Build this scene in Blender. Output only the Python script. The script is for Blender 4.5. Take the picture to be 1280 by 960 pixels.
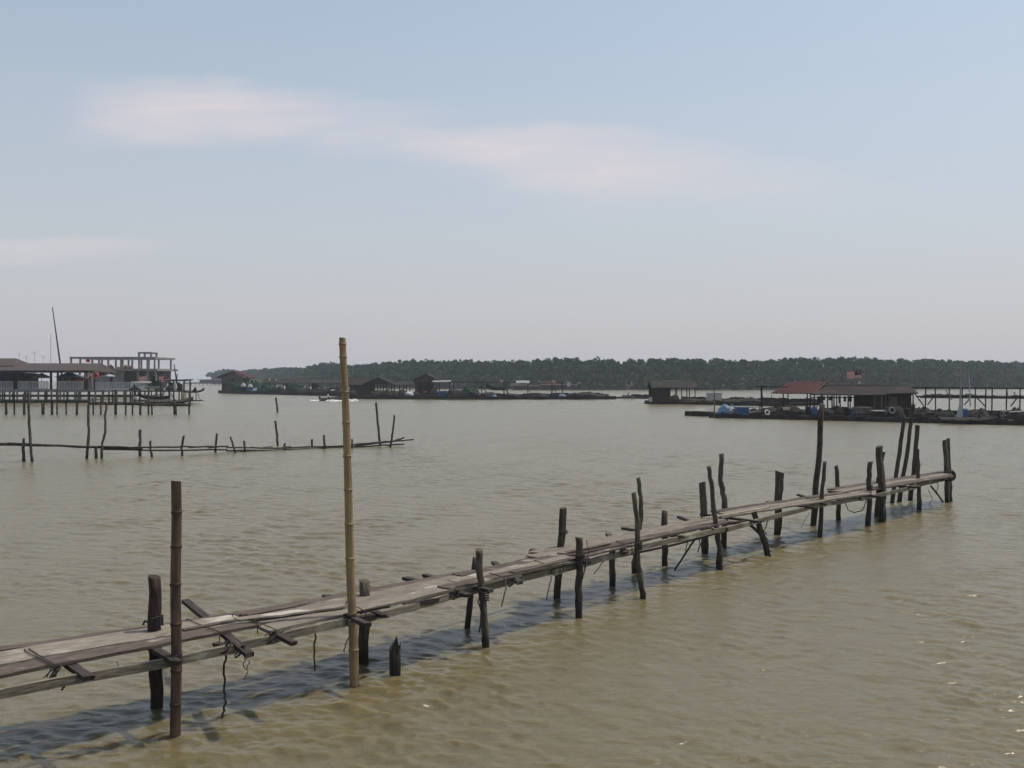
import bpy, math, random
import numpy as np
from mathutils import Vector, Matrix, noise as mnoise
random.seed(11)
C = bpy.context.scene
for o in list(bpy.data.objects): bpy.data.objects.remove(o)

# ------------------------------------------------------------------ camera, sky, sun, exposure
CAMH, F, HOR = 4.0, 1300.0, 475.0
cam = bpy.data.objects.new('camera', bpy.data.cameras.new('camera')); C.collection.objects.link(cam)
cam.location = (0, 0, CAMH); cam.rotation_euler = (math.radians(90), 0, 0)
cam.data.sensor_width = 36; cam.data.lens = 36 * F / 1280
cam.data.shift_y = -(480 - HOR) / 1280
cam.data.clip_end = 20000; cam.data.clip_start = 0.05
C.camera = cam

SUN_EL, SUN_AZ = math.radians(67), math.radians(65)      # azimuth clockwise from +Y: right and slightly behind the pier
SUN_STR, SKY_STR, EXPO = 3.0, 0.135, 0.12
world = bpy.data.worlds.new('World'); C.world = world; world.use_nodes = True
nt = world.node_tree; nt.nodes.clear()
def N(tree, t, **kw):
    n = tree.nodes.new(t)
    for k, v in kw.items(): setattr(n, k, v)
    return n
def lk(tree, a, b): tree.links.new(a, b)
def math_(tree, op, a, b=None, c=None, clamp=False):
    n = tree.nodes.new('ShaderNodeMath'); n.operation = op; n.use_clamp = clamp
    for i, v in enumerate((a, b, c)):
        if v is None: continue
        if isinstance(v, (int, float)): n.inputs[i].default_value = v
        else: tree.links.new(v, n.inputs[i])
    return n.outputs[0]
sky = N(nt, 'ShaderNodeTexSky'); sky.sky_type = 'NISHITA'; sky.sun_disc = False
sky.sun_elevation = SUN_EL; sky.sun_rotation = SUN_AZ
sky.air_density = 1.0; sky.dust_density = 2.2; sky.ozone_density = 1.0; sky.altitude = 0
hs = N(nt, 'ShaderNodeHueSaturation'); hs.inputs['Saturation'].default_value = 0.84; hs.inputs['Hue'].default_value = 0.482
lk(nt, sky.outputs[0], hs.inputs['Color'])
tc = N(nt, 'ShaderNodeTexCoord'); sx = N(nt, 'ShaderNodeSeparateXYZ'); lk(nt, tc.outputs['Generated'], sx.inputs[0])
yy = math_(nt, 'MAXIMUM', sx.outputs[1], 0.02)
u = math_(nt, 'DIVIDE', sx.outputs[0], yy); v = math_(nt, 'DIVIDE', sx.outputs[2], yy)
cxyz = N(nt, 'ShaderNodeCombineXYZ'); lk(nt, u, cxyz.inputs[0]); lk(nt, v, cxyz.inputs[1])
mp = N(nt, 'ShaderNodeMapping'); mp.inputs['Scale'].default_value = (3.2, 9.0, 1); mp.inputs['Rotation'].default_value = (0, 0, 0.12)
lk(nt, cxyz.outputs[0], mp.inputs[0])
nz = N(nt, 'ShaderNodeTexNoise'); nz.inputs['Scale'].default_value = 1.0; nz.inputs['Detail'].default_value = 7; nz.inputs['Roughness'].default_value = 0.55
lk(nt, mp.outputs[0], nz.inputs['Vector'])
nz2 = N(nt, 'ShaderNodeTexNoise'); nz2.inputs['Scale'].default_value = 2.6; nz2.inputs['Detail'].default_value = 5
lk(nt, mp.outputs[0], nz2.inputs['Vector'])
w1 = math_(nt, 'SUBTRACT', nz.outputs[0], 0.5); w2 = math_(nt, 'SUBTRACT', nz2.outputs[0], 0.5)
wu = math_(nt, 'ADD', u, math_(nt, 'MULTIPLY', w1, 0.22)); wv = math_(nt, 'ADD', v, math_(nt, 'MULTIPLY', w2, 0.035))
wv = math_(nt, 'ADD', wv, math_(nt, 'MULTIPLY', w1, 0.05))
total = None
for (px, py, rx, up, dn, amp) in [(255, 120, 205, 38, 75, 0.85), (420, 150, 150, 30, 50, 0.4), (700, 185, 270, 32, 62, 0.70), (860, 215, 230, 22, 50, 0.3),
                                   (60, 305, 180, 12, 24, 0.45), (560, 178, 190, 22, 40, .4), (150, 150, 120, 30, 50, .3), (900, 235, 330, 20, 60, .2)]:
    u0 = (px - 640) / F; v0 = (HOR - py) / F
    a = math_(nt, 'DIVIDE', math_(nt, 'SUBTRACT', wu, u0), rx / F)
    dv = math_(nt, 'SUBTRACT', wv, v0)
    b = math_(nt, 'ADD', math_(nt, 'DIVIDE', math_(nt, 'MAXIMUM', dv, 0.0), up / F), math_(nt, 'DIVIDE', math_(nt, 'MINIMUM', dv, 0.0), dn / F))
    r2 = math_(nt, 'ADD', math_(nt, 'MULTIPLY', a, a), math_(nt, 'MULTIPLY', b, b))
    m = math_(nt, 'SUBTRACT', 1.0, r2, clamp=True)
    m = math_(nt, 'MULTIPLY', math_(nt, 'POWER', m, 1.35), amp)
    total = m if total is None else math_(nt, 'ADD', total, m, clamp=True)
tex = math_(nt, 'MULTIPLY_ADD', nz.outputs[0], 2.0, -0.12, clamp=True)
front = math_(nt, 'MULTIPLY', sx.outputs[1], 4.0, clamp=True)
mpf = N(nt, 'ShaderNodeMapping'); mpf.inputs['Scale'].default_value = (5, 34, 1); mpf.inputs['Rotation'].default_value = (0, 0, 0.16); lk(nt, cxyz.outputs[0], mpf.inputs[0])
nf = N(nt, 'ShaderNodeTexNoise'); nf.inputs['Scale'].default_value = 1.0; nf.inputs['Detail'].default_value = 6; nf.inputs['Roughness'].default_value = .6; nf.inputs['Distortion'].default_value = .6; lk(nt, mpf.outputs[0], nf.inputs['Vector'])
fib = math_(nt, 'MULTIPLY_ADD', nf.outputs[0], 1.5, 0.12, clamp=True)
cm = math_(nt, 'MULTIPLY', math_(nt, 'MULTIPLY', math_(nt, 'MULTIPLY', total, tex), fib), math_(nt, 'MULTIPLY', front, 1.0), clamp=True)
# thin high veil over the whole sky, whiter towards the horizon
veil = math_(nt, 'MULTIPLY', math_(nt, 'SUBTRACT', 1.0, math_(nt, 'MULTIPLY', math_(nt, 'MAXIMUM', sx.outputs[2], 0.0), 2.05), clamp=True), 0.85)
VEILC = (3.76, 3.70, 3.98, 1); CLOUDC = (5.1, 4.62, 4.78, 1); SKYMUL = 1.0
mx0 = N(nt, 'ShaderNodeMix'); mx0.data_type = 'RGBA'; mx0.inputs[7].default_value = VEILC
lk(nt, veil, mx0.inputs[0]); lk(nt, hs.outputs[0], mx0.inputs[6])
mx = N(nt, 'ShaderNodeMix'); mx.data_type = 'RGBA'; mx.inputs[7].default_value = CLOUDC
lk(nt, cm, mx.inputs[0]); lk(nt, mx0.outputs[2], mx.inputs[6])
bg = N(nt, 'ShaderNodeBackground'); bg.inputs[1].default_value = SKY_STR
lk(nt, mx.outputs[2], bg.inputs[0]); wo = N(nt, 'ShaderNodeOutputWorld'); lk(nt, bg.outputs[0], wo.inputs[0])

sun = bpy.data.objects.new('sun', bpy.data.lights.new('sun', 'SUN')); C.collection.objects.link(sun)
sun.data.energy = SUN_STR; sun.data.angle = math.radians(0.6); sun.data.color = (1.0, 0.94, 0.84)
sd = Vector((math.sin(SUN_AZ) * math.cos(SUN_EL), math.cos(SUN_AZ) * math.cos(SUN_EL), math.sin(SUN_EL)))
sun.rotation_euler = sd.to_track_quat('Z', 'Y').to_euler(); sun.location = (20, 10, 60)
vs = C.view_settings; vs.view_transform = 'Standard'; vs.look = 'None'; vs.exposure = EXPO; vs.gamma = 1; vs.use_curve_mapping = False

# ------------------------------------------------------------------ helpers
def PXm(px, Y): return (px - 640) / F * Y
def PZ(py, Y): return CAMH - (py - HOR) / F * Y
def P(px, py, Y): return Vector((PXm(px, Y), Y, PZ(py, Y)))
def W(px, py, z=0.0):
    Y = (CAMH - z) * F / (py - HOR); return Vector((PXm(px, Y), Y, z))
def wloc(o):
    v = Vector((0, 0, 0))
    while o is not None: v += o.location; o = o.parent
    return v
def tag(o, label=None, cat=None, group=None, kind=None):
    if label: o['label'] = label
    if cat: o['category'] = cat
    if group: o['group'] = group
    if kind: o['kind'] = kind
    return o
def empty(name, loc, label, cat, group=None, yaw=0):
    o = bpy.data.objects.new(name, None); C.collection.objects.link(o); o.location = loc; o.rotation_euler = (0, 0, yaw)
    o.empty_display_size = 0.3
    return tag(o, label, cat, group)
class MB:
    def __init__(s): s.v = []; s.f = []; s.mi = []
    def add(s, vs_, fs, mi=0):
        b = len(s.v); s.v += [Vector(q) for q in vs_]; s.f += [tuple(b + i for i in q) for q in fs]; s.mi += [mi] * len(fs); return s
    def box(s, x0, x1, y0, y1, z0, z1, mi=0):
        return s.add([(x0,y0,z0),(x1,y0,z0),(x1,y1,z0),(x0,y1,z0),(x0,y0,z1),(x1,y0,z1),(x1,y1,z1),(x0,y1,z1)],
                     [(0,3,2,1),(4,5,6,7),(0,1,5,4),(1,2,6,5),(2,3,7,6),(3,0,4,7)], mi)
    def bar(s, p, q, w, h=None, mi=0):
        p = Vector(p); q = Vector(q); h = h or w; d = (q - p).normalized()
        up = Vector((0,0,1)) if abs(d.z) < .95 else Vector((1,0,0))
        a = d.cross(up).normalized() * w / 2; b = a.cross(d).normalized() * h / 2
        return s.add([p-a-b,p+a-b,p+a+b,p-a+b,q-a-b,q+a-b,q+a+b,q-a+b], [(0,1,2,3),(7,6,5,4),(0,4,5,1),(1,5,6,2),(2,6,7,3),(3,7,4,0)], mi)
    def tube(s, pts, rad, sides=8, jit=0.0, mi=0, cap=True, seed=0, slant=0.0):
        pts = [Vector(p) for p in pts]; n = len(pts)
        if isinstance(rad, (int, float)): rad = [rad] * n
        rings = []; rr = random.Random(seed)
        prof = [1 + rr.uniform(-jit, jit) for _ in range(sides)]
        for i, p in enumerate(pts):
            d = (pts[min(i+1, n-1)] - pts[max(i-1, 0)]).normalized()
            ref = Vector((0,1,0)) if abs(d.y) < .9 else Vector((1,0,0))
            a = d.cross(ref).normalized(); b = d.cross(a).normalized(); ring = []
            for k in range(sides):
                t = 2 * math.pi * k / sides; r = rad[i] * prof[k] * (1 + rr.uniform(-jit, jit) * .5)
                q = p + a * math.cos(t) * r + b * math.sin(t) * r
                if i == n - 1 and slant: q = q + d * (slant * math.cos(t + seed*1.7) * rad[i] + rr.uniform(-.3, .3) * rad[i] * jit * 3)
                ring.append(q)
            rings.append(ring)
        base = len(s.v); vs_ = [q for r in rings for q in r]; fs = []
        for i in range(n - 1):
            for k in range(sides):
                k2 = (k + 1) % sides
                fs.append((i*sides+k, i*sides+k2, (i+1)*sides+k2, (i+1)*sides+k))
        if cap:
            fs.append(tuple(range(sides))[::-1]); fs.append(tuple((n-1)*sides + k for k in range(sides)))
        return s.add(vs_, fs, mi)
    def build(s, name, mat, parent=None, local=False, origin=None, smooth=False):
        me = bpy.data.meshes.new(name)
        off = Vector((0,0,0))
        if parent is not None and not local: off = wloc(parent)
        if parent is None:
            if origin is None:
                xs = [q.x for q in s.v]; ys = [q.y for q in s.v]; zs = [q.z for q in s.v]
                origin = Vector(((min(xs)+max(xs))/2, (min(ys)+max(ys))/2, min(zs)))
            off = Vector(origin)
        me.from_pydata([tuple(q - off) for q in s.v], [], s.f); me.validate(); 
        import bmesh
        bm = bmesh.new(); bm.from_mesh(me); bmesh.ops.recalc_face_normals(bm, faces=bm.faces); bm.to_mesh(me); bm.free()
        mats = mat if isinstance(mat, (list, tuple)) else [mat]
        for m in mats: me.materials.append(m)
        if len(mats) > 1 and len(me.polygons) == len(s.mi): me.polygons.foreach_set('material_index', s.mi)
        if smooth: me.polygons.foreach_set('use_smooth', [len(f.vertices) <= 4 for f in me.polygons])
        o = bpy.data.objects.new(name, me); C.collection.objects.link(o)
        if parent is not None: o.parent = parent
        else: o.location = off
        return o

# ------------------------------------------------------------------ materials
def mat(name, col, col2=None, rough=.8, scale=(1,1,1), nscale=3.0, bump=0.0, detail=6, coord='Object', rnd=0.0, contrast=(.35,.65), wet=0.0, metal=0, spots=None):
    m = bpy.data.materials.new(name); m.use_nodes = True; t = m.node_tree; b = t.nodes['Principled BSDF']
    b.inputs['Roughness'].default_value = rough; b.inputs['Specular IOR Level'].default_value = .5 if rough < .65 else .15; b.inputs['Metallic'].default_value = metal
    col2 = col2 or tuple(c * .6 for c in col)
    tc = N(t, 'ShaderNodeTexCoord'); mp = N(t, 'ShaderNodeMapping'); mp.inputs['Scale'].default_value = scale
    oi = N(t, 'ShaderNodeObjectInfo')
    if coord == 'World':
        g = N(t, 'ShaderNodeNewGeometry'); lk(t, g.outputs['Position'], mp.inputs[0])
    else:
        va = N(t, 'ShaderNodeVectorMath'); va.operation = 'ADD'; lk(t, tc.outputs['Object'], va.inputs[0])
        sc = N(t, 'ShaderNodeVectorMath'); sc.operation = 'SCALE'; sc.inputs[0].default_value = (37, 21, 13); lk(t, oi.outputs['Random'], sc.inputs[3])
        lk(t, sc.outputs[0], va.inputs[1]); lk(t, va.outputs[0], mp.inputs[0])
    n = N(t, 'ShaderNodeTexNoise'); n.inputs['Scale'].default_value = nscale; n.inputs['Detail'].default_value = detail; n.inputs['Roughness'].default_value = .62
    lk(t, mp.outputs[0], n.inputs['Vector'])
    r = N(t, 'ShaderNodeValToRGB'); r.color_ramp.elements[0].position = contrast[0]; r.color_ramp.elements[1].position = contrast[1]
    r.color_ramp.elements[0].color = (*col2, 1); r.color_ramp.elements[1].color = (*col, 1)
    lk(t, n.outputs[0], r.inputs[0]); out = r.outputs[0]
    if detail >= 6 and bump:      # fine splits and checks running with the grain
        mp2 = N(t, 'ShaderNodeMapping'); mp2.inputs['Scale'].default_value = tuple(c * (5.0 if c > 3 else 1.6) for c in scale); lk(t, va.outputs[0] if coord != 'World' else g.outputs['Position'], mp2.inputs[0])
        nn = N(t, 'ShaderNodeTexNoise'); nn.inputs['Scale'].default_value = nscale; nn.inputs['Detail'].default_value = 3; nn.inputs['Roughness'].default_value = .7; nn.inputs['Distortion'].default_value = .3; lk(t, mp2.outputs[0], nn.inputs['Vector'])
        kk = N(t, 'ShaderNodeMapRange'); kk.inputs[1].default_value = .32; kk.inputs[2].default_value = .55; kk.inputs[3].default_value = .42; kk.inputs[4].default_value = 1.08; lk(t, nn.outputs[0], kk.inputs[0])
        m2 = N(t, 'ShaderNodeMix'); m2.data_type = 'RGBA'; m2.blend_type = 'MULTIPLY'; m2.inputs[0].default_value = 1; lk(t, out, m2.inputs[6]); lk(t, kk.outputs[0], m2.inputs[7]); out = m2.outputs[2]
    if spots:
        n3 = N(t, 'ShaderNodeTexNoise'); n3.inputs['Scale'].default_value = spots[1]; n3.inputs['Detail'].default_value = 4
        lk(t, (va.outputs[0] if coord != 'World' else g.outputs['Position']), n3.inputs['Vector'])
        k = N(t, 'ShaderNodeMapRange'); k.inputs[1].default_value = spots[2]; k.inputs[2].default_value = spots[2] + .12; lk(t, n3.outputs[0], k.inputs[0])
        mm = N(t, 'ShaderNodeMix'); mm.data_type = 'RGBA'; mm.inputs[7].default_value = (*spots[0], 1); lk(t, k.outputs[0], mm.inputs[0]); lk(t, out, mm.inputs[6]); out = mm.outputs[2]
    if rnd:
        h = N(t, 'ShaderNodeHueSaturation'); lk(t, out, h.inputs['Color'])
        lk(t, math_(t, 'MULTIPLY_ADD', oi.outputs['Random'], rnd, 1 - rnd / 2), h.inputs['Value']); out = h.outputs[0]
    if wet:   # timber standing in the tide: wet and weedy below a ragged tide mark
        g2 = N(t, 'ShaderNodeNewGeometry'); sp = N(t, 'ShaderNodeSeparateXYZ'); lk(t, g2.outputs['Position'], sp.inputs[0])
        zz = math_(t, 'ADD', sp.outputs[2], math_(t, 'MULTIPLY', n.outputs[0], 0.35))
        k = N(t, 'ShaderNodeMapRange'); k.inputs[1].default_value = wet + .22; k.inputs[2].default_value = wet - .05; lk(t, zz, k.inputs[0])
        mm = N(t, 'ShaderNodeMix'); mm.data_type = 'RGBA'; mm.inputs[7].default_value = (.028, .024, .019, 1); lk(t, k.outputs[0], mm.inputs[0]); lk(t, out, mm.inputs[6]); out = mm.outputs[2]
        rr = math_(t, 'MULTIPLY_ADD', k.outputs[0], -.35, rough); lk(t, rr, b.inputs['Roughness'])
    lk(t, out, b.inputs['Base Color'])
    if bump:
        bn = N(t, 'ShaderNodeBump'); bn.inputs['Strength'].default_value = .8; bn.inputs['Distance'].default_value = bump
        lk(t, n.outputs[0], bn.inputs['Height']); lk(t, bn.outputs[0], b.inputs['Normal'])
    return m
M = {}
M['post']   = mat('weathered_post_timber', (.145,.120,.092), (.048,.039,.031), .9, (6,6,1), 5, .03, rnd=.5, wet=.30)
M['post_b'] = mat('brown_post_timber', (.070,.046,.038), (.026,.018,.016), .8, (6,6,.8), 5, .03, rnd=.3, wet=.25)
M['plank']  = mat('sunbleached_plank', (.28,.242,.195), (.15,.125,.10), .85, (.7,9,9), 4, .012, rnd=.35, spots=((.40,.36,.31), 1.6, .60))
M['plank_d']= mat('dark_plank', (.13,.102,.085), (.055,.042,.036), .85, (.7,9,9), 4, .014, rnd=.4, spots=((.27,.23,.19), 2.2, .6))
M['beam']   = mat('grey_green_beam', (.24,.215,.165), (.10,.085,.065), .85, (.8,9,9), 4, .014, rnd=.3, spots=((.30,.29,.2), 2.0, .58))
M['cross']  = mat('dark_crosspiece', (.075,.062,.054), (.03,.025,.022), .85, (1,8,8), 4, .014, rnd=.5)
M['bamboo'] = mat('yellow_bamboo', (.33,.225,.11), (.20,.13,.065), .5, (10,10,.5), 3, .003, spots=((.17,.11,.055), 4, .57), wet=-.02)
M['bamboo_d'] = mat('brown_stained_bamboo', (.125,.068,.040), (.038,.022,.016), .55, (5,5,.9), 3, .004, spots=((.035,.022,.018), 3, .55), wet=.05)
M['bnode']  = mat('bamboo_node', (.075,.046,.03), (.04,.025,.018), .7)
M['bnode_l']= mat('pale_bamboo_node', (.27,.19,.10), (.17,.11,.055), .6)
M['rope']   = mat('dark_rope', (.055,.05,.045), (.03,.027,.025), .9, nscale=40)
M['rope_l'] = mat('pale_rope', (.20,.18,.14), (.10,.09,.07), .9, nscale=40)
M['tyre']   = mat('tyre_rubber', (.03,.03,.03), (.018,.018,.018), .8)
M['wood_far'] = mat('raft_timber', (.040,.035,.030), (.017,.015,.013), .9, (1,1,1), 1.5, rnd=.5)
M['wood_mid'] = mat('raft_planking', (.080,.070,.060), (.032,.028,.024), .9, (1,1,1), 2.2, rnd=.4)
M['wall_w'] = mat('shack_wall_boards', (.055,.044,.038), (.026,.021,.018), .9, (6,6,.3), 2.0, rnd=.3)
M['wall_p'] = mat('faded_brown_wall', (.11,.085,.078), (.07,.055,.05), .9, (5,5,.3), 2.0)
M['roof_br']= mat('brown_sheet_roof', (.032,.026,.024), (.019,.016,.015), .9, (.4,4,4), 1.5, rnd=.3, spots=((.055,.036,.032), .6, .55))
M['roof_dk']= mat('dark_thatch_roof', (.038,.031,.028), (.02,.017,.015), .95, (1,1,1), 2, rnd=.3)
M['roof_rd']= mat('red_sheet_roof', (.070,.020,.018), (.045,.015,.014), .8, (5,.4,.4), 2, spots=((.06,.022,.02), .8, .58))
M['roof_gy']= mat('grey_sheet_roof', (.27,.265,.25), (.16,.155,.145), .7, (4,.4,.4), 2)
M['roof_pav']=mat('pavilion_roof', (.080,.066,.058), (.055,.046,.041), .85, (8,.5,.5), 1.2)
M['conc']   = mat('raw_concrete', (.25,.245,.235), (.16,.155,.15), .9, nscale=.8)
M['brick']  = mat('brick_infill', (.13,.055,.045), (.08,.04,.033), .9, nscale=1.5)
M['white']  = mat('weathered_white_paint', (.50,.50,.48), (.34,.34,.32), .6, nscale=2)
M['rail']   = mat('grey_white_rail', (.42,.43,.43), (.28,.29,.29), .6, nscale=2)
M['blue']   = mat('blue_tarpaulin', (.035,.09,.24), (.02,.05,.14), .5, nscale=2)
M['ltblue'] = mat('pale_blue_tarpaulin', (.18,.28,.38), (.10,.17,.26), .5, nscale=2)
M['green']  = mat('green_net', (.022,.045,.035), (.012,.026,.021), .9, nscale=3)
M['greenr'] = mat('green_tarp', (.045,.075,.03), (.028,.05,.022), .8, nscale=1)
M['net']    = mat('brown_net', (.048,.042,.035), (.02,.017,.015), .95, nscale=4)
M['drum']   = mat('black_drum', (.025,.027,.03), (.015,.015,.017), .7, rnd=.4)
M['bdrum']  = mat('blue_drum', (.03,.08,.20), (.02,.05,.13), .45)
M['beige']  = mat('beige_box', (.17,.15,.115), (.10,.085,.065), .8)
M['red']    = mat('red_cloth', (.62,.045,.04), (.50,.035,.03), .7)
M['redw']   = mat('bright_orange_red', (.62,.10,.06), (.5,.07,.05), .6)
M['hull']   = mat('dark_hull', (.035,.03,.027), (.02,.017,.016), .9, nscale=2)
M['hull_t'] = mat('tarred_hull', (.055,.047,.04), (.03,.025,.022), .9, nscale=2)
M['skin']   = mat('skin', (.25,.14,.09), (.22,.12,.08), .6)
M['hair']   = mat('black_hair', (.02,.017,.015), (.012,.01,.01), .7)
M['shirt']  = mat('white_shirt', (.72,.72,.70), (.6,.6,.6), .8)
M['trunk']  = mat('tree_bark', (.20,.175,.14), (.11,.09,.07), .9, nscale=1.5)
M['mud']    = mat('mud_bank', (.040,.036,.026), (.025,.022,.016), .9, nscale=.2, coord='World')
M['metal']  = mat('galvanised_metal', (.30,.31,.32), (.2,.2,.21), .45, metal=.6)
M['yellow'] = mat('yellow_crate', (.55,.40,.07), (.4,.28,.05), .6)
M['navy']   = mat('flag_blue', (.012,.018,.10), (.01,.012,.08), .7)
M['foam']   = mat('wake_foam', (.75,.76,.74), (.45,.44,.38), .8, nscale=3, coord='World')

M['cloth_white'] = mat('white_flag_cloth', (.75,.74,.72), (.65,.64,.62), .8)
for k_ in ('red', 'cloth_white'):      # thin cloth lets the sun behind it through
    t = M[k_].node_tree; p_ = t.nodes['Principled BSDF']; tr = N(t, 'ShaderNodeBsdfTranslucent'); lk(t, p_.inputs['Base Color'].links[0].from_socket, tr.inputs[0])
    ms = N(t, 'ShaderNodeMixShader'); ms.inputs[0].default_value = .5; lk(t, p_.outputs[0], ms.inputs[1]); lk(t, tr.outputs[0], ms.inputs[2]); lk(t, ms.outputs[0], t.nodes['Material Output'].inputs[0])
# foliage: per-leaf-cluster tone
def foliage(name, a, b):
    m = bpy.data.materials.new(name); m.use_nodes = True; t = m.node_tree; p = t.nodes['Principled BSDF']
    g = N(t, 'ShaderNodeNewGeometry'); tc = N(t, 'ShaderNodeTexCoord')
    n = N(t, 'ShaderNodeTexNoise'); n.inputs['Scale'].default_value = .16; n.inputs['Detail'].default_value = 3; lk(t, g.outputs['Position'], n.inputs['Vector'])
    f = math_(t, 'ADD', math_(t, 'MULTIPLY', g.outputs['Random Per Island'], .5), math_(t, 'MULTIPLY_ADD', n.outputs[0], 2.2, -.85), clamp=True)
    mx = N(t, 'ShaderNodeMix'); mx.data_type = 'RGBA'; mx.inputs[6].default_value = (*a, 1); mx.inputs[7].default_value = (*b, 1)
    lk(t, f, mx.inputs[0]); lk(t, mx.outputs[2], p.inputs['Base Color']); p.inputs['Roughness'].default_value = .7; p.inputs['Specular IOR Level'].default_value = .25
    tr = N(t, 'ShaderNodeBsdfTranslucent'); lk(t, mx.outputs[2], tr.inputs[0]); ms = N(t, 'ShaderNodeMixShader'); ms.inputs[0].default_value = .2
    o = t.nodes['Material Output']; lk(t, p.outputs[0], ms.inputs[1]); lk(t, tr.outputs[0], ms.inputs[2]); lk(t, ms.outputs[0], o.inputs[0])
    return m
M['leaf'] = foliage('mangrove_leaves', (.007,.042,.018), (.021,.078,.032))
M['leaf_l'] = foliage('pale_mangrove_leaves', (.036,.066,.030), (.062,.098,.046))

# water
def water_mat():
    m = bpy.data.materials.new('muddy_river_water'); m.use_nodes = True; t = m.node_tree; p = t.nodes['Principled BSDF']
    g = N(t, 'ShaderNodeNewGeometry'); pos = g.outputs['Position']
    def nz(scale, rot, sx_, sy_, det=3, rough=.5, dist=0.0):
        mp = N(t, 'ShaderNodeMapping'); mp.inputs['Scale'].default_value = (sx_, sy_, 1); mp.inputs['Rotation'].default_value = (0, 0, rot)
        lk(t, pos, mp.inputs[0]); n = N(t, 'ShaderNodeTexNoise'); n.inputs['Scale'].default_value = scale
        n.inputs['Detail'].default_value = det; n.inputs['Roughness'].default_value = rough; n.inputs['Distortion'].default_value = dist
        lk(t, mp.outputs[0], n.inputs['Vector']); return n.outputs[0]
    swell = nz(.55, -.30, .6, 1.2, 2)
    chop  = nz(2.6, -.38, .62, 1.25, 3, .55, .5)
    fine  = nz(8.5, .15, .7, 1.2, 3, .6, .4)
    gust  = nz(.05, .1, .5, 1.6, 3, .5)
    def ridge(n): return math_(t, 'SUBTRACT', 1.0, math_(t, 'ABSOLUTE', math_(t, 'MULTIPLY_ADD', n, 2.0, -1.0)))
    h = math_(t, 'ADD', math_(t, 'MULTIPLY', swell, .04), math_(t, 'MULTIPLY', chop, .055))
    h = math_(t, 'ADD', h, math_(t, 'MULTIPLY', ridge(chop), .010))
    h = math_(t, 'ADD', h, math_(t, 'MULTIPLY', fine, .015))
    k = N(t, 'ShaderNodeMapRange'); k.inputs[1].default_value = .3; k.inputs[2].default_value = .7; k.inputs[3].default_value = .75; k.inputs[4].default_value = 1.15; lk(t, gust, k.inputs[0])
    h = math_(t, 'MULTIPLY', h, k.outputs[0])
    bn = N(t, 'ShaderNodeBump'); bn.inputs['Strength'].default_value = 1.0; bn.inputs['Distance'].default_value = 1.0; lk(t, h, bn.inputs['Height'])
    lk(t, bn.outputs[0], p.inputs['Normal'])
    r = N(t, 'ShaderNodeMix'); r.data_type = 'RGBA'; r.inputs[6].default_value = (.116,.094,.046,1); r.inputs[7].default_value = (.134,.111,.058,1)
    lk(t, gust, r.inputs[0]); lk(t, r.outputs[2], p.inputs['Base Color'])
    p.inputs['Subsurface Weight'].default_value = 1.0; p.inputs['Subsurface Radius'].default_value = (1.0, .8, .4); p.inputs['Subsurface Scale'].default_value = .30
    p.inputs['Roughness'].default_value = .25; p.inputs['IOR'].default_value = 1.33
    return m
M['water'] = water_mat()

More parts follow.
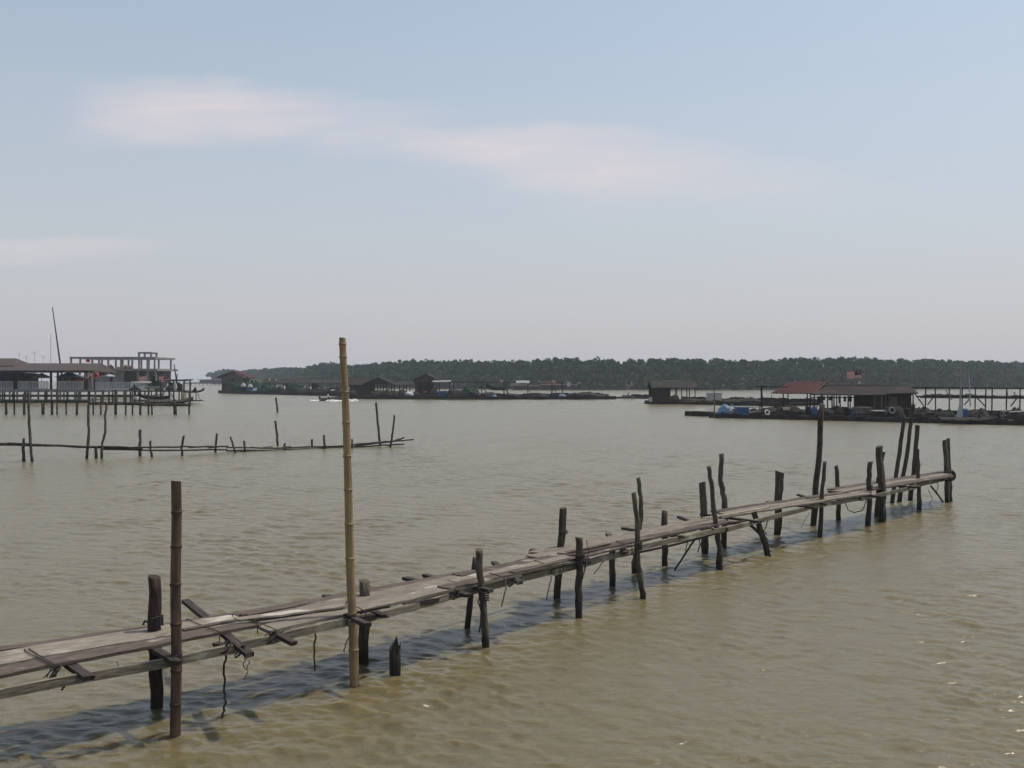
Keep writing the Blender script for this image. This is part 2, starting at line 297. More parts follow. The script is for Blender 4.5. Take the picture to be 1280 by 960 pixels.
# ------------------------------------------------------------------ setting: water, mud bank, haze
def build_water():
    """one sheet to the horizon; the reach round the jetties carries real wind ripples"""
    ratio, y = .0022, 7.0; ys = []
    while y < 230: ys.append(y); y += max(.026, ratio*y)
    ys = np.array(ys); nc = 590; us = np.linspace(-.70, .70, nc); ny = len(ys)
    Yg = np.repeat(ys[:,None], nc, 1); Xg = Yg * us[None,:] ; Xg = Xg + 0
    r_ = np.random.RandomState(9); H = np.zeros_like(Yg); sp = np.maximum(.026, ratio*1.1*Yg); 
    DX = np.zeros_like(Yg); DY = np.zeros_like(Yg)
    env = np.zeros_like(Yg)
    for k in range(7):
        a = r_.uniform(0, 6.28); kk = 6.283 / r_.uniform(3, 14); env += np.sin(kk*(math.cos(a)*Xg + math.sin(a)*Yg) + r_.uniform(0, 6.28))
    env = 1 + .16*env
    for k in range(100):
        lam = .13 * (1.25/.13) ** r_.uniform(0, 1); th = math.radians(62) + r_.normal()*math.radians(34); kk = 6.283/lam
        slope = .024 * (1.0 if lam < .5 else .62 if lam < .85 else .42); amp = slope/kk
        ph = kk*(math.cos(th)*Xg + math.sin(th)*Yg) + r_.uniform(0, 6.283)
        f = np.clip((lam/sp - 2.6)/2.5, 0, 1)
        H += amp*f*np.sin(ph) ; DX += -amp*.8*f*math.cos(th)*np.cos(ph)*-1; DY += amp*.8*f*math.sin(th)*np.cos(ph)
    edge = np.clip((Yg-7)/1.5, 0, 1) * np.clip((225-Yg)/40, 0, 1) * np.clip((.70-np.abs(us[None,:]))/.03, 0, 1)
    H *= env*edge; DX *= env*edge; DY *= env*edge
    co = np.stack([Xg + DX*.6, Yg + DY*.6, H], -1).reshape(-1, 3)
    idx = np.arange(ny*nc).reshape(ny, nc); q = np.stack([idx[:-1,:-1], idx[:-1,1:], idx[1:,1:], idx[1:,:-1]], -1).reshape(-1, 4)
    y0, y1 = ys[0], ys[-1]; B = len(co)
    out = np.array([(-6000,-90,0),(6000,-90,0),(6000,6100,0),(-6000,6100,0)], float); co = np.concatenate([co, out])
    a, b, c, d = idx[0,0], idx[0,-1], idx[-1,-1], idx[-1,0]
    # the rim of the rippled reach is flat and straight, so four big faces close the sheet around it
    rim = np.array([(B, B+1, b, a), (B+1, B+2, c, b), (B+2, B+3, d, c), (B+3, B, a, d)])
    q = np.concatenate([q, rim]); me = bpy.data.meshes.new('water')
    me.vertices.add(len(co)); me.vertices.foreach_set('co', co.astype(np.float32).ravel()); n = len(q)*4
    me.loops.add(n); me.loops.foreach_set('vertex_index', q.astype(np.int32).ravel()); me.polygons.add(len(q)); me.polygons.foreach_set('loop_start', np.arange(0, n, 4, dtype=np.int32))
    sm = np.ones(len(q), bool); sm[-4:] = False; me.polygons.foreach_set('use_smooth', sm); me.materials.append(M['water']); me.update(calc_edges=True)
    o = bpy.data.objects.new('water', me); C.collection.objects.link(o); tag(o, kind='structure')
build_water()
SHORE = [(-330, 1250), (-300, 1040), (-214, 880), (-125, 650), (-84, 530), (0, 448), (82, 412), (159, 442), (264, 505), (420, 600), (700, 760)]
def shore_at(t):
    i = min(int(t), len(SHORE) - 2); f = t - i; a, b = SHORE[i], SHORE[i+1]
    return a[0] + (b[0]-a[0]) * f, a[1] + (b[1]-a[1]) * f
mb = MB(); n = len(SHORE)
vv = [(x, y - 3, -.6) for x, y in SHORE] + [(x, y, .35) for x, y in SHORE] + [(x + 25, y + 160, 7.5) for x, y in SHORE]
ff = [(i, i+1, n+i+1, n+i) for i in range(n-1)] + [(n+i, n+i+1, 2*n+i+1, 2*n+i) for i in range(n-1)]
mb.add(vv, ff); tag(mb.build('mud_bank', M['mud'], origin=(0, 450, 0)), kind='structure')

hz = MB(); hz.box(-5200, 5200, -100, 6200, -1.2, 24)
hm = bpy.data.materials.new('haze_air'); hm.use_nodes = True; t = hm.node_tree
t.nodes.remove(t.nodes['Principled BSDF']); pv = N(t, 'ShaderNodeVolumePrincipled'); pv.inputs['Color'].default_value = (.90,.94,1.0,1); HAZE_D = 0.00026
pv.inputs['Density'].default_value = HAZE_D; pv.inputs['Anisotropy'].default_value = 0.2
lk(t, pv.outputs[0], t.nodes['Material Output'].inputs['Volume'])
tag(hz.build('haze', hm, origin=(0,0,0)), kind='stuff')

# ------------------------------------------------------------------ mangrove forest (one far-off mass)
rs = np.random.RandomState(5)
def leafquads(cent, size, rs):
    n = len(cent); a = rs.normal(size=(n,3)); a /= np.linalg.norm(a, axis=1)[:,None]
    b = rs.normal(size=(n,3)); b -= (a*b).sum(1)[:,None]*a; b /= np.linalg.norm(b, axis=1)[:,None]
    s = size[:,None]; asp = rs.uniform(.55, 1, n)[:,None]
    return np.stack([cent - a*s - b*s*asp, cent + a*s*.9 - b*s*asp*.6, cent + a*s + b*s*asp, cent - a*s*.7 + b*s*asp*.8], 1).reshape(-1,3)
def crown_pts(cx, cy, zb, zt, rad, nclump, nleaf, rs):
    out = []
    for k in range(nclump):
        ang = rs.uniform(0, 6.283); h = rs.uniform(0, 1) ** .8; rr = rad * rs.uniform(.1, .95) * (1.12 - .55 * h)
        c = np.array([cx + math.cos(ang)*rr, cy + math.sin(ang)*rr, zb + (zt-zb)*(.12 + .8*h)])
        q = rs.normal(size=(nleaf,3)); q /= np.linalg.norm(q, axis=1)[:,None]; q *= (rs.uniform(.5, 1.05, nleaf)[:,None])
        cr = rad * rs.uniform(.20, .42)
        out.append(c + q * np.array([cr, cr, cr*.72]))
    return np.concatenate(out)
def np_mesh(name, verts, matidx, mats, origin):
    me = bpy.data.meshes.new(name); nv = len(verts); nf = nv // 4
    me.vertices.add(nv); me.vertices.foreach_set('co', (verts - np.array(origin)).astype(np.float32).ravel())
    me.loops.add(nv); me.loops.foreach_set('vertex_index', np.arange(nv, dtype=np.int32))
    me.polygons.add(nf); me.polygons.foreach_set('loop_start', np.arange(0, nv, 4, dtype=np.int32))
    for m in mats: me.materials.append(m)
    me.polygons.foreach_set('material_index', matidx.astype(np.int32)); me.update(calc_edges=True); me.validate()
    o = bpy.data.objects.new(name, me); C.collection.objects.link(o); o.location = origin; return o
V = []; MI = []
def trunkquads(x, y, z0, z1, r, lean):
    vs_ = []
    for k in range(3):
        a0 = 2.094*k; a1 = 2.094*(k+1)
        p0 = (x+math.cos(a0)*r, y+math.sin(a0)*r, z0); p1 = (x+math.cos(a1)*r, y+math.sin(a1)*r, z0)
        p2 = (x+lean+math.cos(a1)*r*.6, y+math.sin(a1)*r*.6, z1); p3 = (x+lean+math.cos(a0)*r*.6, y+math.sin(a0)*r*.6, z1)
        vs_ += [p0, p1, p2, p3]
    return np.array(vs_)
for seg in range(len(SHORE) - 1):
    a, b = SHORE[seg], SHORE[seg+1]; L = math.dist(a, b); far = (a[1] + b[1]) / 2
    spacing = 2.3 if far < 560 else 4.0
    rows = [1.5, 6, 11, 17, 25, 36] if seg < 9 else [4, 14, 26]
    for ri, off in enumerate(rows):
        m = int(L / spacing)
        for k in range(m):
            t_ = (k + rs.uniform(0, 1)) / m; x = a[0] + (b[0]-a[0])*t_ + rs.normal()*.8; y = a[1] + (b[1]-a[1])*t_ + off + rs.normal()*1.5
            nzv = mnoise.noise(Vector((x*.03, y*.01, 0))) ; base = 13.3 + 1.6*nzv + .7*mnoise.noise(Vector((x*.11, y*.05, 7))) + rs.normal()*.38
            H = {0: base*.52, 1: base*.72, 2: base*.88}.get(ri, base) if len(rows) == 6 else base * (.8, .95, 1)[ri]
            if rs.rand() < .035 and ri >= 3: H *= 1.04
            rad = rs.uniform(2.0, 3.4); zb = H * (.16 if ri < 3 else .35)
            if ri == 0: zb = -.9; rad = rs.uniform(2.0, 3.2)
            ncl = 15 if ri < 5 else 11; nl = 22 if far < 600 else 16
            q = crown_pts(x, y, zb, H, rad, ncl, nl, rs); sz = rs.uniform(.22, .50, len(q)) * (1 if far < 600 else 1.5)
            lv = leafquads(q, sz, rs); V.append(lv)
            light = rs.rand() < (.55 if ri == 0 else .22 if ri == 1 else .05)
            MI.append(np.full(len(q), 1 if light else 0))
            if ri < 3 or rs.rand() < .2:
                tq = trunkquads(x, y, -.1, H*.85, rs.uniform(.10,.2), rs.normal()*.5); V.append(tq); MI.append(np.full(3, 2))
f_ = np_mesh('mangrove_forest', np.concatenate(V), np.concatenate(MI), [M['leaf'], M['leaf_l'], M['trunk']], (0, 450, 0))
tag(f_, 'long dense dark green mangrove forest lining the far shore', 'forest', kind='stuff')
# lone clump off the left end of the forest
def lone_tree(px, Y, H, rad, label, grp=None):
    x = PXm(px, Y); r2 = np.random.RandomState(int(px)); root = empty('mangrove_tree', (x, Y, 0), label, 'tree', grp)
    q = crown_pts(0, 0, H*.3, H, rad, 13, 50, r2); lv = leafquads(q, r2.uniform(.4, .9, len(q)), r2)
    o = np_mesh('crown', lv, np.zeros(len(q)), [M['leaf']], (0,0,0)); o.parent = root
    tb = MB(); tb.tube([(0,0,-.4),(0.3,0,H*.4),(0,0,H*.8)], [.5,.35,.15], 6)
    for k in range(4): tb.tube([(0.2,0,H*.35),(math.cos(k*1.7)*rad*.6, math.sin(k*1.7)*rad*.6, H*.7)], [.2,.06], 5)
    tb.build('trunk', M['trunk'], root, local=True)
lone_tree(266, 1000, 13, 6.0, 'hazy rounded tree, leftmost on the far shore, beside the red roofed raft house')
lone_tree(277, 1010, 10.5, 5.0, 'lower hazy tree just right of the rounded tree at the tip of the far shore')

# ------------------------------------------------------------------ foreground jetty
jet = empty('wooden_jetty', W(640, 760), 'long rickety jetty of weathered planks on crooked wooden posts running across the brown water', 'jetty')
def densify(pts, rads, n):
    out = []; ro = []
    for i in range(len(pts)-1):
        for k in range(n): 
            f = k/n; out.append(pts[i].lerp(pts[i+1], f)); ro.append(rads[i]*(1-f)+rads[i+1]*f)
    out.append(pts[-1]); ro.append(rads[-1]); return out, ro
def make_post(name, pix, wpx, material, parent=None, wtop=None, sides=9, jit=.10, slant=.28, wob=.18, seed=0, Yover=None, lean=0.0):
    """pix: bottom (at the waterline) to top, in photo pixels; the foot fixes the distance"""
    foot = W(*pix[0]) if Yover is None else P(pix[0][0], pix[0][1], Yover)
    Y = foot.y; z0 = foot.z; pts = []
    for (a, b) in pix:
        p = P(a, b, Y)
        if lean: # away from / towards the viewer with height, keeping the outline
            Y2 = Y + lean * (p.z - z0); p = P(a, b, Y2)
        pts.append(p)
    d = (pts[1] - pts[0]).normalized()
    pts.insert(0, pts[0] - d * .8)
    r0 = wpx / 2 / F * Y; r1 = (wtop or wpx * .92) / 2 / F * Y
    rads = [r0] + [r0 + (r1 - r0) * (i / max(1, len(pix)-1)) for i in range(len(pix))]
    pts, rads = densify(pts, rads, 4)
    rr = random.Random(seed or int(pix[0][0]))
    for i in range(1, len(pts)-1):
        pts[i] = pts[i] + Vector((rr.uniform(-1,1), rr.uniform(-1,1), 0)) * r0 * wob; rads[i] *= 1 + rr.uniform(-.08, .08)
    t_ = MB(); t_.tube(pts, rads, sides, jit, seed=int(pix[0][0]), slant=slant)
    o = t_.build(name, material, parent, origin=foot, smooth=(sides > 6))
    return o
posts = [ # pixels foot..top, width, material
 ([(196,885),(194,800),(193,721)], 15.5, 'post_b', 15, 12, .04),
 ([(455,826),(456,726)], 14, 'post', 13, 9, .06),
 ([(607,809),(606,775),(602,745),(600,712),(599,687)], 9, 'post', 8, 7, .18),
 ([(584,785),(588,750),(595,697)], 8, 'post', 7.5, 7, .14),
 ([(724,771),(724,735),(725,700),(724,672)], 9, 'post', 9, 8, .12),
 ([(696,748),(700,700),(704,635)], 9.5, 'post', 9.5, 4, .12),
 ([(765,732),(765,684)], 8, 'post', 8, 6, .1),
 ([(804,748),(800,722),(796,690),(797,655),(792,616)], 8, 'post', 6.5, 8, .16),
 ([(793,716),(795,690),(801,650),(802,630),(798,597)], 7, 'post', 5.5, 7, .14),
 ([(831,707),(831,670),(831,639)], 8, 'post', 8.5, 7, .12),
 ([(882,691),(880,650),(878,603)], 9, 'post', 8.5, 6, .08),
 ([(899,711),(900,685),(895,660),(890,610),(886,583)], 7.5, 'post', 5, 8, .12),
 ([(904,684),(907,645),(905,622),(901,600),(902,567)], 7.5, 'post', 6, 7, .14),
 ([(972,668),(973,630),(975,590)], 9, 'post', 11.5, 5, .08),
 ([(1017,656),(1021,600),(1028,505)], 8, 'post', 7, 7, .08),
 ([(1025,671),(1027,620),(1031,577)], 6.5, 'post', 4.5, 7, .08),
 ([(1048,650),(1048,615),(1045,582)], 6.5, 'post', 5, 7, .1),
 ([(1085,657),(1087,620),(1086,600),(1088,577)], 6.5, 'post', 6, 7, .12),
 ([(1103,652),(1102,610),(1099,558)], 10, 'post', 9, 4, .06),
 ([(1096,645),(1098,600),(1105,565)], 6, 'post', 4, 6, .06),
 ([(1115,629),(1122,580),(1130,525)], 5.5, 'post', 5, 6, .06),
 ([(1124,627),(1133,570),(1142,505)], 5.5, 'post', 4.5, 6, .06),
 ([(1138,625),(1143,580),(1147,532)], 6.5, 'post', 6, 6, .06),
 ([(1149,637),(1148,600),(1147,562)], 6, 'post', 4.5, 6, .06),
 ([(1185,628),(1184,590),(1181,550)], 7, 'post', 6.5, 4, .06),
 ([(1188,627),(1187,590),(1185,548)], 5, 'post', 4.5, 5, .06),
]
for i, (pix, wp, mt, wt, sd_, jt) in enumerate(posts):
    make_post('post', pix, wp, M[mt], jet, wt, sd_, jt, seed=i+3)

# boards in their own frame (x along the board) so that the grain follows them
def board(name, p, q, width, thick, material, parent, nseg=10, warp=.006, twist=0.0, ragged=.02, label=None):
    p = Vector(p); q = Vector(q); d = q - p; L = d.length; d.normalize()
    side = Vector((-d.y, d.x, 0)).normalized(); up = d.cross(side).normalized()
    R = Matrix((d, side, up)).transposed().to_4x4(); mid = (p + q) / 2
    rr = random.Random(int(abs(p.x*977 + p.y*331 + q.x*71)*10)); t_ = MB(); vs_ = []
    nb = 3
    for i in range(nseg + 1):
        f = i / nseg; x = (f - .5) * L; z = rr.uniform(-warp, warp); tw = twist * (f - .5) + rr.uniform(-.01, .01)
        e1 = rr.uniform(-.022, .022) * width; e2 = rr.uniform(-.022, .022) * width
        for (yy_, zz_) in ((-1, -1), (0, -1), (1, -1), (1, 1), (0, 1), (-1, 1)):
            yv = yy_ * width / 2 + (e1 if yy_ < 0 else e2 if yy_ > 0 else 0); zv = zz_ * thick / 2 + z + yv * tw - (0 if yy_ else .0)
            xx = x
            if i in (0, nseg): xx += rr.uniform(-1, 1) * ragged * (1 + abs(yy_))
            vs_.append((xx, yv, zv))
    fs = []
    for i in range(nseg):
        for k in range(6): k2 = (k+1) % 6; fs.append((i*6+k, (i+1)*6+k, (i+1)*6+k2, i*6+k2))
    fs += [(0,1,2,3,4,5), tuple(nseg*6 + k for k in (5,4,3,2,1,0))]
    t_.add(vs_, fs); o = t_.build(name, material, parent, local=True)
    o.location = mid - (wloc(parent) if parent else Vector((0,0,0))); o.rotation_euler = R.to_euler()
    if label: o['label'] = label
    return o
ZD = .93
segs = [ # far edge a->b, near edge a->b (pixels), board widths fractions, z, materials
 ((-70,820),(312,765),(-70,862),(318,782), [.17,.50,.33], .93, ['plank_d','plank','plank_d']),
 ((287,768),(604,710.5),(345,789),(640,721), [.24,.44,.32], .915, ['plank_d','plank','plank']),
 ((590,713),(712,690),(560,738),(725,701), [.35,.30,.35], .935, ['plank_d','plank','plank_d']),
 ((662,690),(898,645),(676,703),(905,655), [.33,.34,.33], .93, ['plank','plank','plank_d']),
 ((893,639),(1082,610),(897,648),(1090,617), [.36,.34,.30], .94, ['plank_d','plank','plank']),
 ((1040,610.5),(1184,588),(1062,617),(1184,597), [.36,.34,.30], .95, ['plank_d','plank','plank_d']),
]
for (fa, fb, na, nb_, fr, z, ms_) in segs:
    A0, A1, B0, B1 = W(*fa, z), W(*fb, z), W(*na, z), W(*nb_, z); acc = 0
    for k, (f, mm) in enumerate(zip(fr, ms_)):
        c = acc + f/2; acc += f
        p = A0.lerp(B0, c); q = A1.lerp(B1, c); d = (q-p).normalized()
        wdt = .5*(((B0-A0).cross(d)).length + ((B1-A1).cross(d)).length) * f * 1.0
        rr = random.Random(k*7 + int(fa[0]))
        ex = rr.uniform(-.25, .25); ey = rr.uniform(-.25, .25)
        p = p + d*ex + Vector((0,0,rr.uniform(-.008,.008))); q = q + d*ey + Vector((0,0,rr.uniform(-.008,.008)))
        board('plank', p, q, wdt, .038, M[mm], jet, nseg=14, warp=.007, ragged=.03, twist=rr.uniform(-.03,.03))
# extra loose board ends overlapping the joints
for (a, b, wd, mm, z) in [((296,775),(430,757),.16,'plank',.962), ((640,716),(790,681),.13,'plank_d',.965), ((700,692),(760,680),.10,'plank_d',.97), ((880,648),(960,634),.14,'plank',.965),
                          ((1010,623),(1075,612),.12,'plank_d',.975), ((230,788),(317,771),.10,'plank_d',.962)]:
    board('plank', W(*a, z), W(*b, z), wd, .025, M[mm], jet, 8, .005)
# near-side stringer in joined lengths, and the far one below the boards
st = [(-70,880),(277,814),(450,775),(545,750),(700,712.5),(792,687),(913,660),(1012,634),(1079,623),(1141,609),(1181,599)]
for i in range(len(st)-1):
    p = W(*st[i], .835); q = W(*st[i+1], .835); d = (q-p).normalized(); ov = .22
    sh = Vector((-d.y, d.x, 0)) * (.035 if i % 2 else -.02)
    board('stringer', p - d*ov + sh, q + d*ov + sh, .055, .10, M['beam'], jet, 8, .008, ragged=.012)
for i in range(len(st)-1):
    p = W(*st[i], .82); q = W(*st[i+1], .82); d = (q-p).normalized(); sh = Vector((-d.y, d.x, 0)) * (1.05 - .02*i)
    board('stringer', p - d*.2 + sh, q + d*.2 + sh, .055, .09, M['beam'], jet, 6, .008)
# crosspieces
CR = [((232,751),(309,816),.86,.10), ((None),(107,845),1.5,.11), (None,(217,826),1.5,.10), (None,(363,802),1.35,.09), (None,(475,768),1.5,.10),
      (None,(580,743),1.6,.11), ((617,703),(648,727),.86,.10), (None,(731,702),1.5,.10), ((760,668),(781,690),.86,.10), (None,(851,671),1.5,.10),
      ((848,646),(887,661),.86,.09), (None,(945,652),1.6,.09), (None,(1012,634),1.3,.09), (None,(1099,621),1.7,.09), ((998,618.5),(1030,630),.87,.09),
      (None,(1141,609),1.2,.09), (None,(1181,600),1.2,.09), (None,(607,737),1.4,.1), (None,(455,779),1.3,.09)]
dirn = Vector((-.62, .785, 0))
for k, (a, b, ln, wd) in enumerate(CR):
    q = W(*b, .885)
    if a: p = W(*a, .885)
    else: p = q + (dirn + Vector((random.uniform(-.12,.12), 0, 0))) * ln
    board('crosspiece', p, q + (q-p).normalized()*.12, wd, .05, M['cross'], jet, 5, .004, ragged=.02)
# blocks packed between stringer and crosspiece
for (a, b, wd) in [((268,806),(300,809),.09), ((505,757),(545,750),.08), ((440,775),(470,770),.09), ((548,743),(578,741),.07), ((905,655),(935,652),.07)]:
    board('packing_block', W(*a, .86), W(*b, .86), wd, .06, M['cross'], jet, 3, .003)
# broken props hanging under the deck near the middle of the far half
o = make_post('broken_brace', [(960,695),(954,672),(942,640)], 8, M['post'], jet, 7, 5, .1, seed=91); o['label'] = 'leaning broken prop under the deck'
board('broken_board', P(936,655,26.0), P(965,680,26.2), .17, .04, M['cross'], jet, 4, .01, ragged=.05)
# long sagging bamboo rail lashed below the stringer
t_ = MB(); pts = [P(732,716,18.1), P(790,705,19.3), P(830,696,20.4), P(880,684,21.6), P(905,676,22.4)]
pts = [W(735,703.5,.76), W(792,692,.74), W(835,683,.72), W(880,671.5,.74), W(912,661.5,.80)]
t_.tube(pts, .022, 6, .1); t_.build('lashed_pole', M['cross'], jet)
# ropes
def rope(pts, r=.011, m='rope', parent=jet, name='rope', sides=5, wig=.012):
    pts = [Vector(p) for p in pts]; out = []
    for i in range(len(pts)-1):
        for k in range(4):
            p = pts[i].lerp(pts[i+1], k/4)
            if i+k: p = p + Vector((random.uniform(-wig,wig), random.uniform(-wig,wig), random.uniform(-wig,wig)*.4))
            out.append(p)
    out.append(pts[-1]); t_ = MB(); t_.tube(out, r, sides, .1); return t_.build(name, M[m], parent)
def prope(pix, Y, **k): return rope([P(a, b, Y) for a, b in pix], **k)
prope([(282,812),(281,835),(280,865),(282,880),(278,897)], 12.3, r=.013)
prope([(307,819),(304,832),(309,838),(306,846),(307,853)], 12.0, r=.007, m='rope_l'); prope([(306,820),(311,826),(309,838)], 12.0, r=.007, m='rope_l')
prope([(394,792),(393,815),(394,838)], 12.9, r=.012)
prope([(438,792),(433,803),(430,815)], 14.0, r=.008)
prope([(598,735),(603,755),(600,775),(603,792)], 15.4, r=.012); prope([(603,735),(598,752),(602,768),(599,790)], 15.4, r=.011)
prope([(632,724),(632,740),(627,758)], 15.8, r=.012, m='rope_l')
prope([(690,707),(688,725),(683,750)], 18.0, r=.009); prope([(757,700),(751,706),(742,718)], 18.6, r=.008)
prope([(729,700),(732,705),(731,715),(727,725)], 17.5, r=.01); prope([(733,675),(736,690),(730,712)], 17.5, r=.006)
prope([(870,672),(858,690),(843,713)], 21.3, r=.02, name='hanging_stick', wig=.004)
prope([(873,672),(876,680),(872,690)], 21.3, r=.012); prope([(860,674),(857,690)], 21.5, r=.010)
prope([(960,650),(955,664),(959,668)], 26.0, r=.012)
prope([(1056,628),(1060,637),(1068,641),(1078,638),(1083,625)], 28.2, r=.012)
prope([(1163,607),(1172,618),(1179,628)], 33.6, r=.03, name='hanging_stick', wig=.003); prope([(1160,612),(1166,624),(1160,632)], 33.4, r=.01)
prope([(1172,602),(1172,612),(1170,618)], 33.6, r=.012); prope([(1012,640),(1005,652),(1001,660)], 27.5, r=.006)
prope([(146,826),(148,832),(145,845)], 11.5, r=.006, m='rope_l'); prope([(69,846),(66,858),(60,862)], 11.0, r=.008); prope([(82,850),(80,858),(77,862)], 11.0, r=.011)
prope([(536,742),(536,750),(535,757)], 15.5, r=.006)
# lashings across the boards
for (a, b) in [((30,812),(66,833)), ((36,811),(70,832)), ((233,774),(275,790)), ((291,768),(322,778)), ((300,768),(345,787)), ((433,752),(457,764)), ((668,700),(700,712)), ((612,716),(630,722)), ((770,676),(790,683))]:
    p = W(*a, .97); q = W(*b, .97); mid = p.lerp(q, .5); rope([p - Vector((0,0,.05)), p, mid, q, q - Vector((0,0,.14))], r=.0065, wig=.006)
def coil(c, r, n, dz=.025, rr_=.010, m='rope', parent=jet, tilt=.2):
    pts = [Vector(c) + Vector((math.cos(a)*r, math.sin(a)*r, a/6.283*dz + math.cos(a)*r*tilt)) for a in np.linspace(0, 6.283*n, 10*n+1)]
    t_ = MB(); t_.tube(pts, rr_, 5); return t_.build('lashing', M[m], parent)
Y = W(196,885).y; coil(P(194.5,783,Y), .087, 4, .03, .012); prope([(187,779),(181,776),(179,781)], Y-.05, r=.013, wig=.003)
coil(P(606,752,W(607,809).y), .06, 4, .035); coil(P(725,700,W(724,771).y), .075, 3, .03, .013); coil(P(798,688,W(804,748).y), .065, 4, .035, .013)
coil(P(704,668,W(696,748).y), .08, 2, .03); coil(P(896,665,W(899,711).y), .07, 3, .03); coil(P(457,758,W(455,826).y), .085, 2, .03)
coil(P(1087,612,W(1085,657).y), .08, 3, .04); coil(P(1102,620,W(1103,652).y), .14, 3, .04, .016)
for (a, b) in [(283,808),(340,795),(69,838),(570,742),(640,726),(765,690),(832,671),(300,812)]:
    p = W(a, b, .90)
    pts = [p + Vector((math.cos(t)*.055, math.sin(t)*.05, math.sin(t*1.0+1)*.06 - .03 + .02*random.random())) for t in np.linspace(0, 6.283*3, 26)]
    t_ = MB(); t_.tube(pts, .010, 5); t_.build('lashing', M['rope'], jet)
for k in range(10):   # frayed ends around the crosspiece knots
    a, b = random.choice([(280,806),(340,795),(69,838),(290,812),(570,742)]); p = W(a + random.uniform(-6,6), b, .88)
    rope([p, p + Vector((random.uniform(-.08,.08), random.uniform(-.08,.08), .05)), p + Vector((random.uniform(-.16,.16), random.uniform(-.1,.1), -.06))], r=.006)

def torus(name, c, R_, r_, axis, material, parent=None, n=24, m=10, **kw):
    t_ = MB(); vs_ = []; fs = []; ax = Vector(axis).normalized(); a = ax.orthogonal().normalized(); b = ax.cross(a)
    for i in range(n):
        th = 2*math.pi*i/n; d = a*math.cos(th) + b*math.sin(th)
        for k in range(m):
            ph = 2*math.pi*k/m; vs_.append(Vector(c) + d*(R_ + r_*math.cos(ph)) + ax*(r_*math.sin(ph)))
    for i in range(n):
        for k in range(m): fs.append((i*m+k, ((i+1)%n)*m+k, ((i+1)%n)*m+(k+1)%m, i*m+(k+1)%m))
    t_.add(vs_, fs); return t_.build(name, material, parent, smooth=True, **kw)
tag(torus('tyre', P(1187,594,33.9) + Vector((0,-.12,0)), .13, .055, (.35,-1,.1), M['tyre']), 'small black tyre hung on the end post of the jetty', 'tyre')

# ------------------------------------------------------------------ bamboo poles, stump
def bamboo(foot, top, wb, wt, nodes, mt, nt_, label, mids=()):
    f = W(*foot); Y = f.y; root = empty('bamboo_pole', f, label, 'pole')
    path = [Vector(f)] + [P(a, b, Y) for a, b in mids] + [P(*top, Y)]
    d = (path[1]-path[0]).normalized(); path.insert(0, path[0] - d*.8)
    zs = [p.z for p in path]; L = path[-1].z
    def at_z(z):
        for i in range(len(path)-1):
            if path[i].z <= z <= path[i+1].z or i == len(path)-2:
                f_ = (z - path[i].z)/(path[i+1].z-path[i].z); return path[i].lerp(path[i+1], f_)
    rad = lambda z: ((wb + (wt-wb)*max(0,z)/L) / 2 / F * Y)
    nz_ = sorted([PZ(b, Y) for b in nodes])
    zz = [-.8]; rads = [rad(0)]; pts = [path[0]]
    allz = sorted(set([z for n_ in nz_ for z in (n_-.035, n_-.012, n_, n_+.012, n_+.035)] + list(np.linspace(-.4, L, 22))))
    for z in allz:
        if z > L: continue
        r = rad(z); 
        if any(abs(z-n_) < .013 for n_ in nz_): r *= 1.09 if min(abs(z-n_) for n_ in nz_) < .001 else 1.05
        p = at_z(z); p = p + Vector((mnoise.noise(Vector((z*.8, foot[0], 0)))*.03, mnoise.noise(Vector((z*.8, 5, foot[0])))*.02, 0)); pts.append(p); rads.append(r)
    t_ = MB(); t_.tube(pts, rads, 14, .015, seed=3, slant=.25, cap=False)
    # open hollow top
    p = pts[-1]; 
    t_.tube([p - Vector((0,0,.15)), p], [rads[-1]*.82]*2, 14, 0, cap=False)
    t_.build('culm', mt, root, smooth=True)
    for n_ in nz_:
        p = at_z(n_); p = p + Vector((mnoise.noise(Vector((n_*.8, foot[0], 0)))*.03, mnoise.noise(Vector((n_*.8, 5, foot[0])))*.02, 0))
        q = MB(); r = rad(n_)*(1.09 if mt == M['bamboo'] else 1.07); q.tube([p-Vector((0,0,.012)), p-Vector((0,0,.006)), p+Vector((0,0,.006)), p+Vector((0,0,.012))], [r*.98, r*1.05, r*1.03, r*.96], 14, .03); q.build('node', nt_, root, smooth=True)
    return root, at_z, rad
r1, az1, rd1 = bamboo((219,921),(221,602),13.5,12.5,[880,838,780,730,683,640],M['bamboo_d'],M['bnode'],'thick dark brown bamboo pole standing in the water against the jetty at left', [(220,800)])
r2, az2, rd2 = bamboo((443,857),(429,423),12,8.5,[812,768,698,655,612,570,528,490,446,430],M['bamboo'],M['bnode_l'],'tall yellow bamboo pole standing upright beside the jetty, highest pole in view', [(439,745),(435,600)])
for (at, rd, z, root) in [(az1, rd1, .86, r1), (az2, rd2, .88, r2)]:
    coil(at(z) - Vector((0,0,.03)), rd(z)*1.12, 4, .022, .009, parent=root)
# a split tie high on the yellow pole
t_ = MB(); c = az2(PZ(768, W(443,857).y)); t_.bar(c + Vector((-.1,-.04,0)), c + Vector((.45,.35,.03)), .03, .03); t_.build('tie_stick', M['cross'], r2)

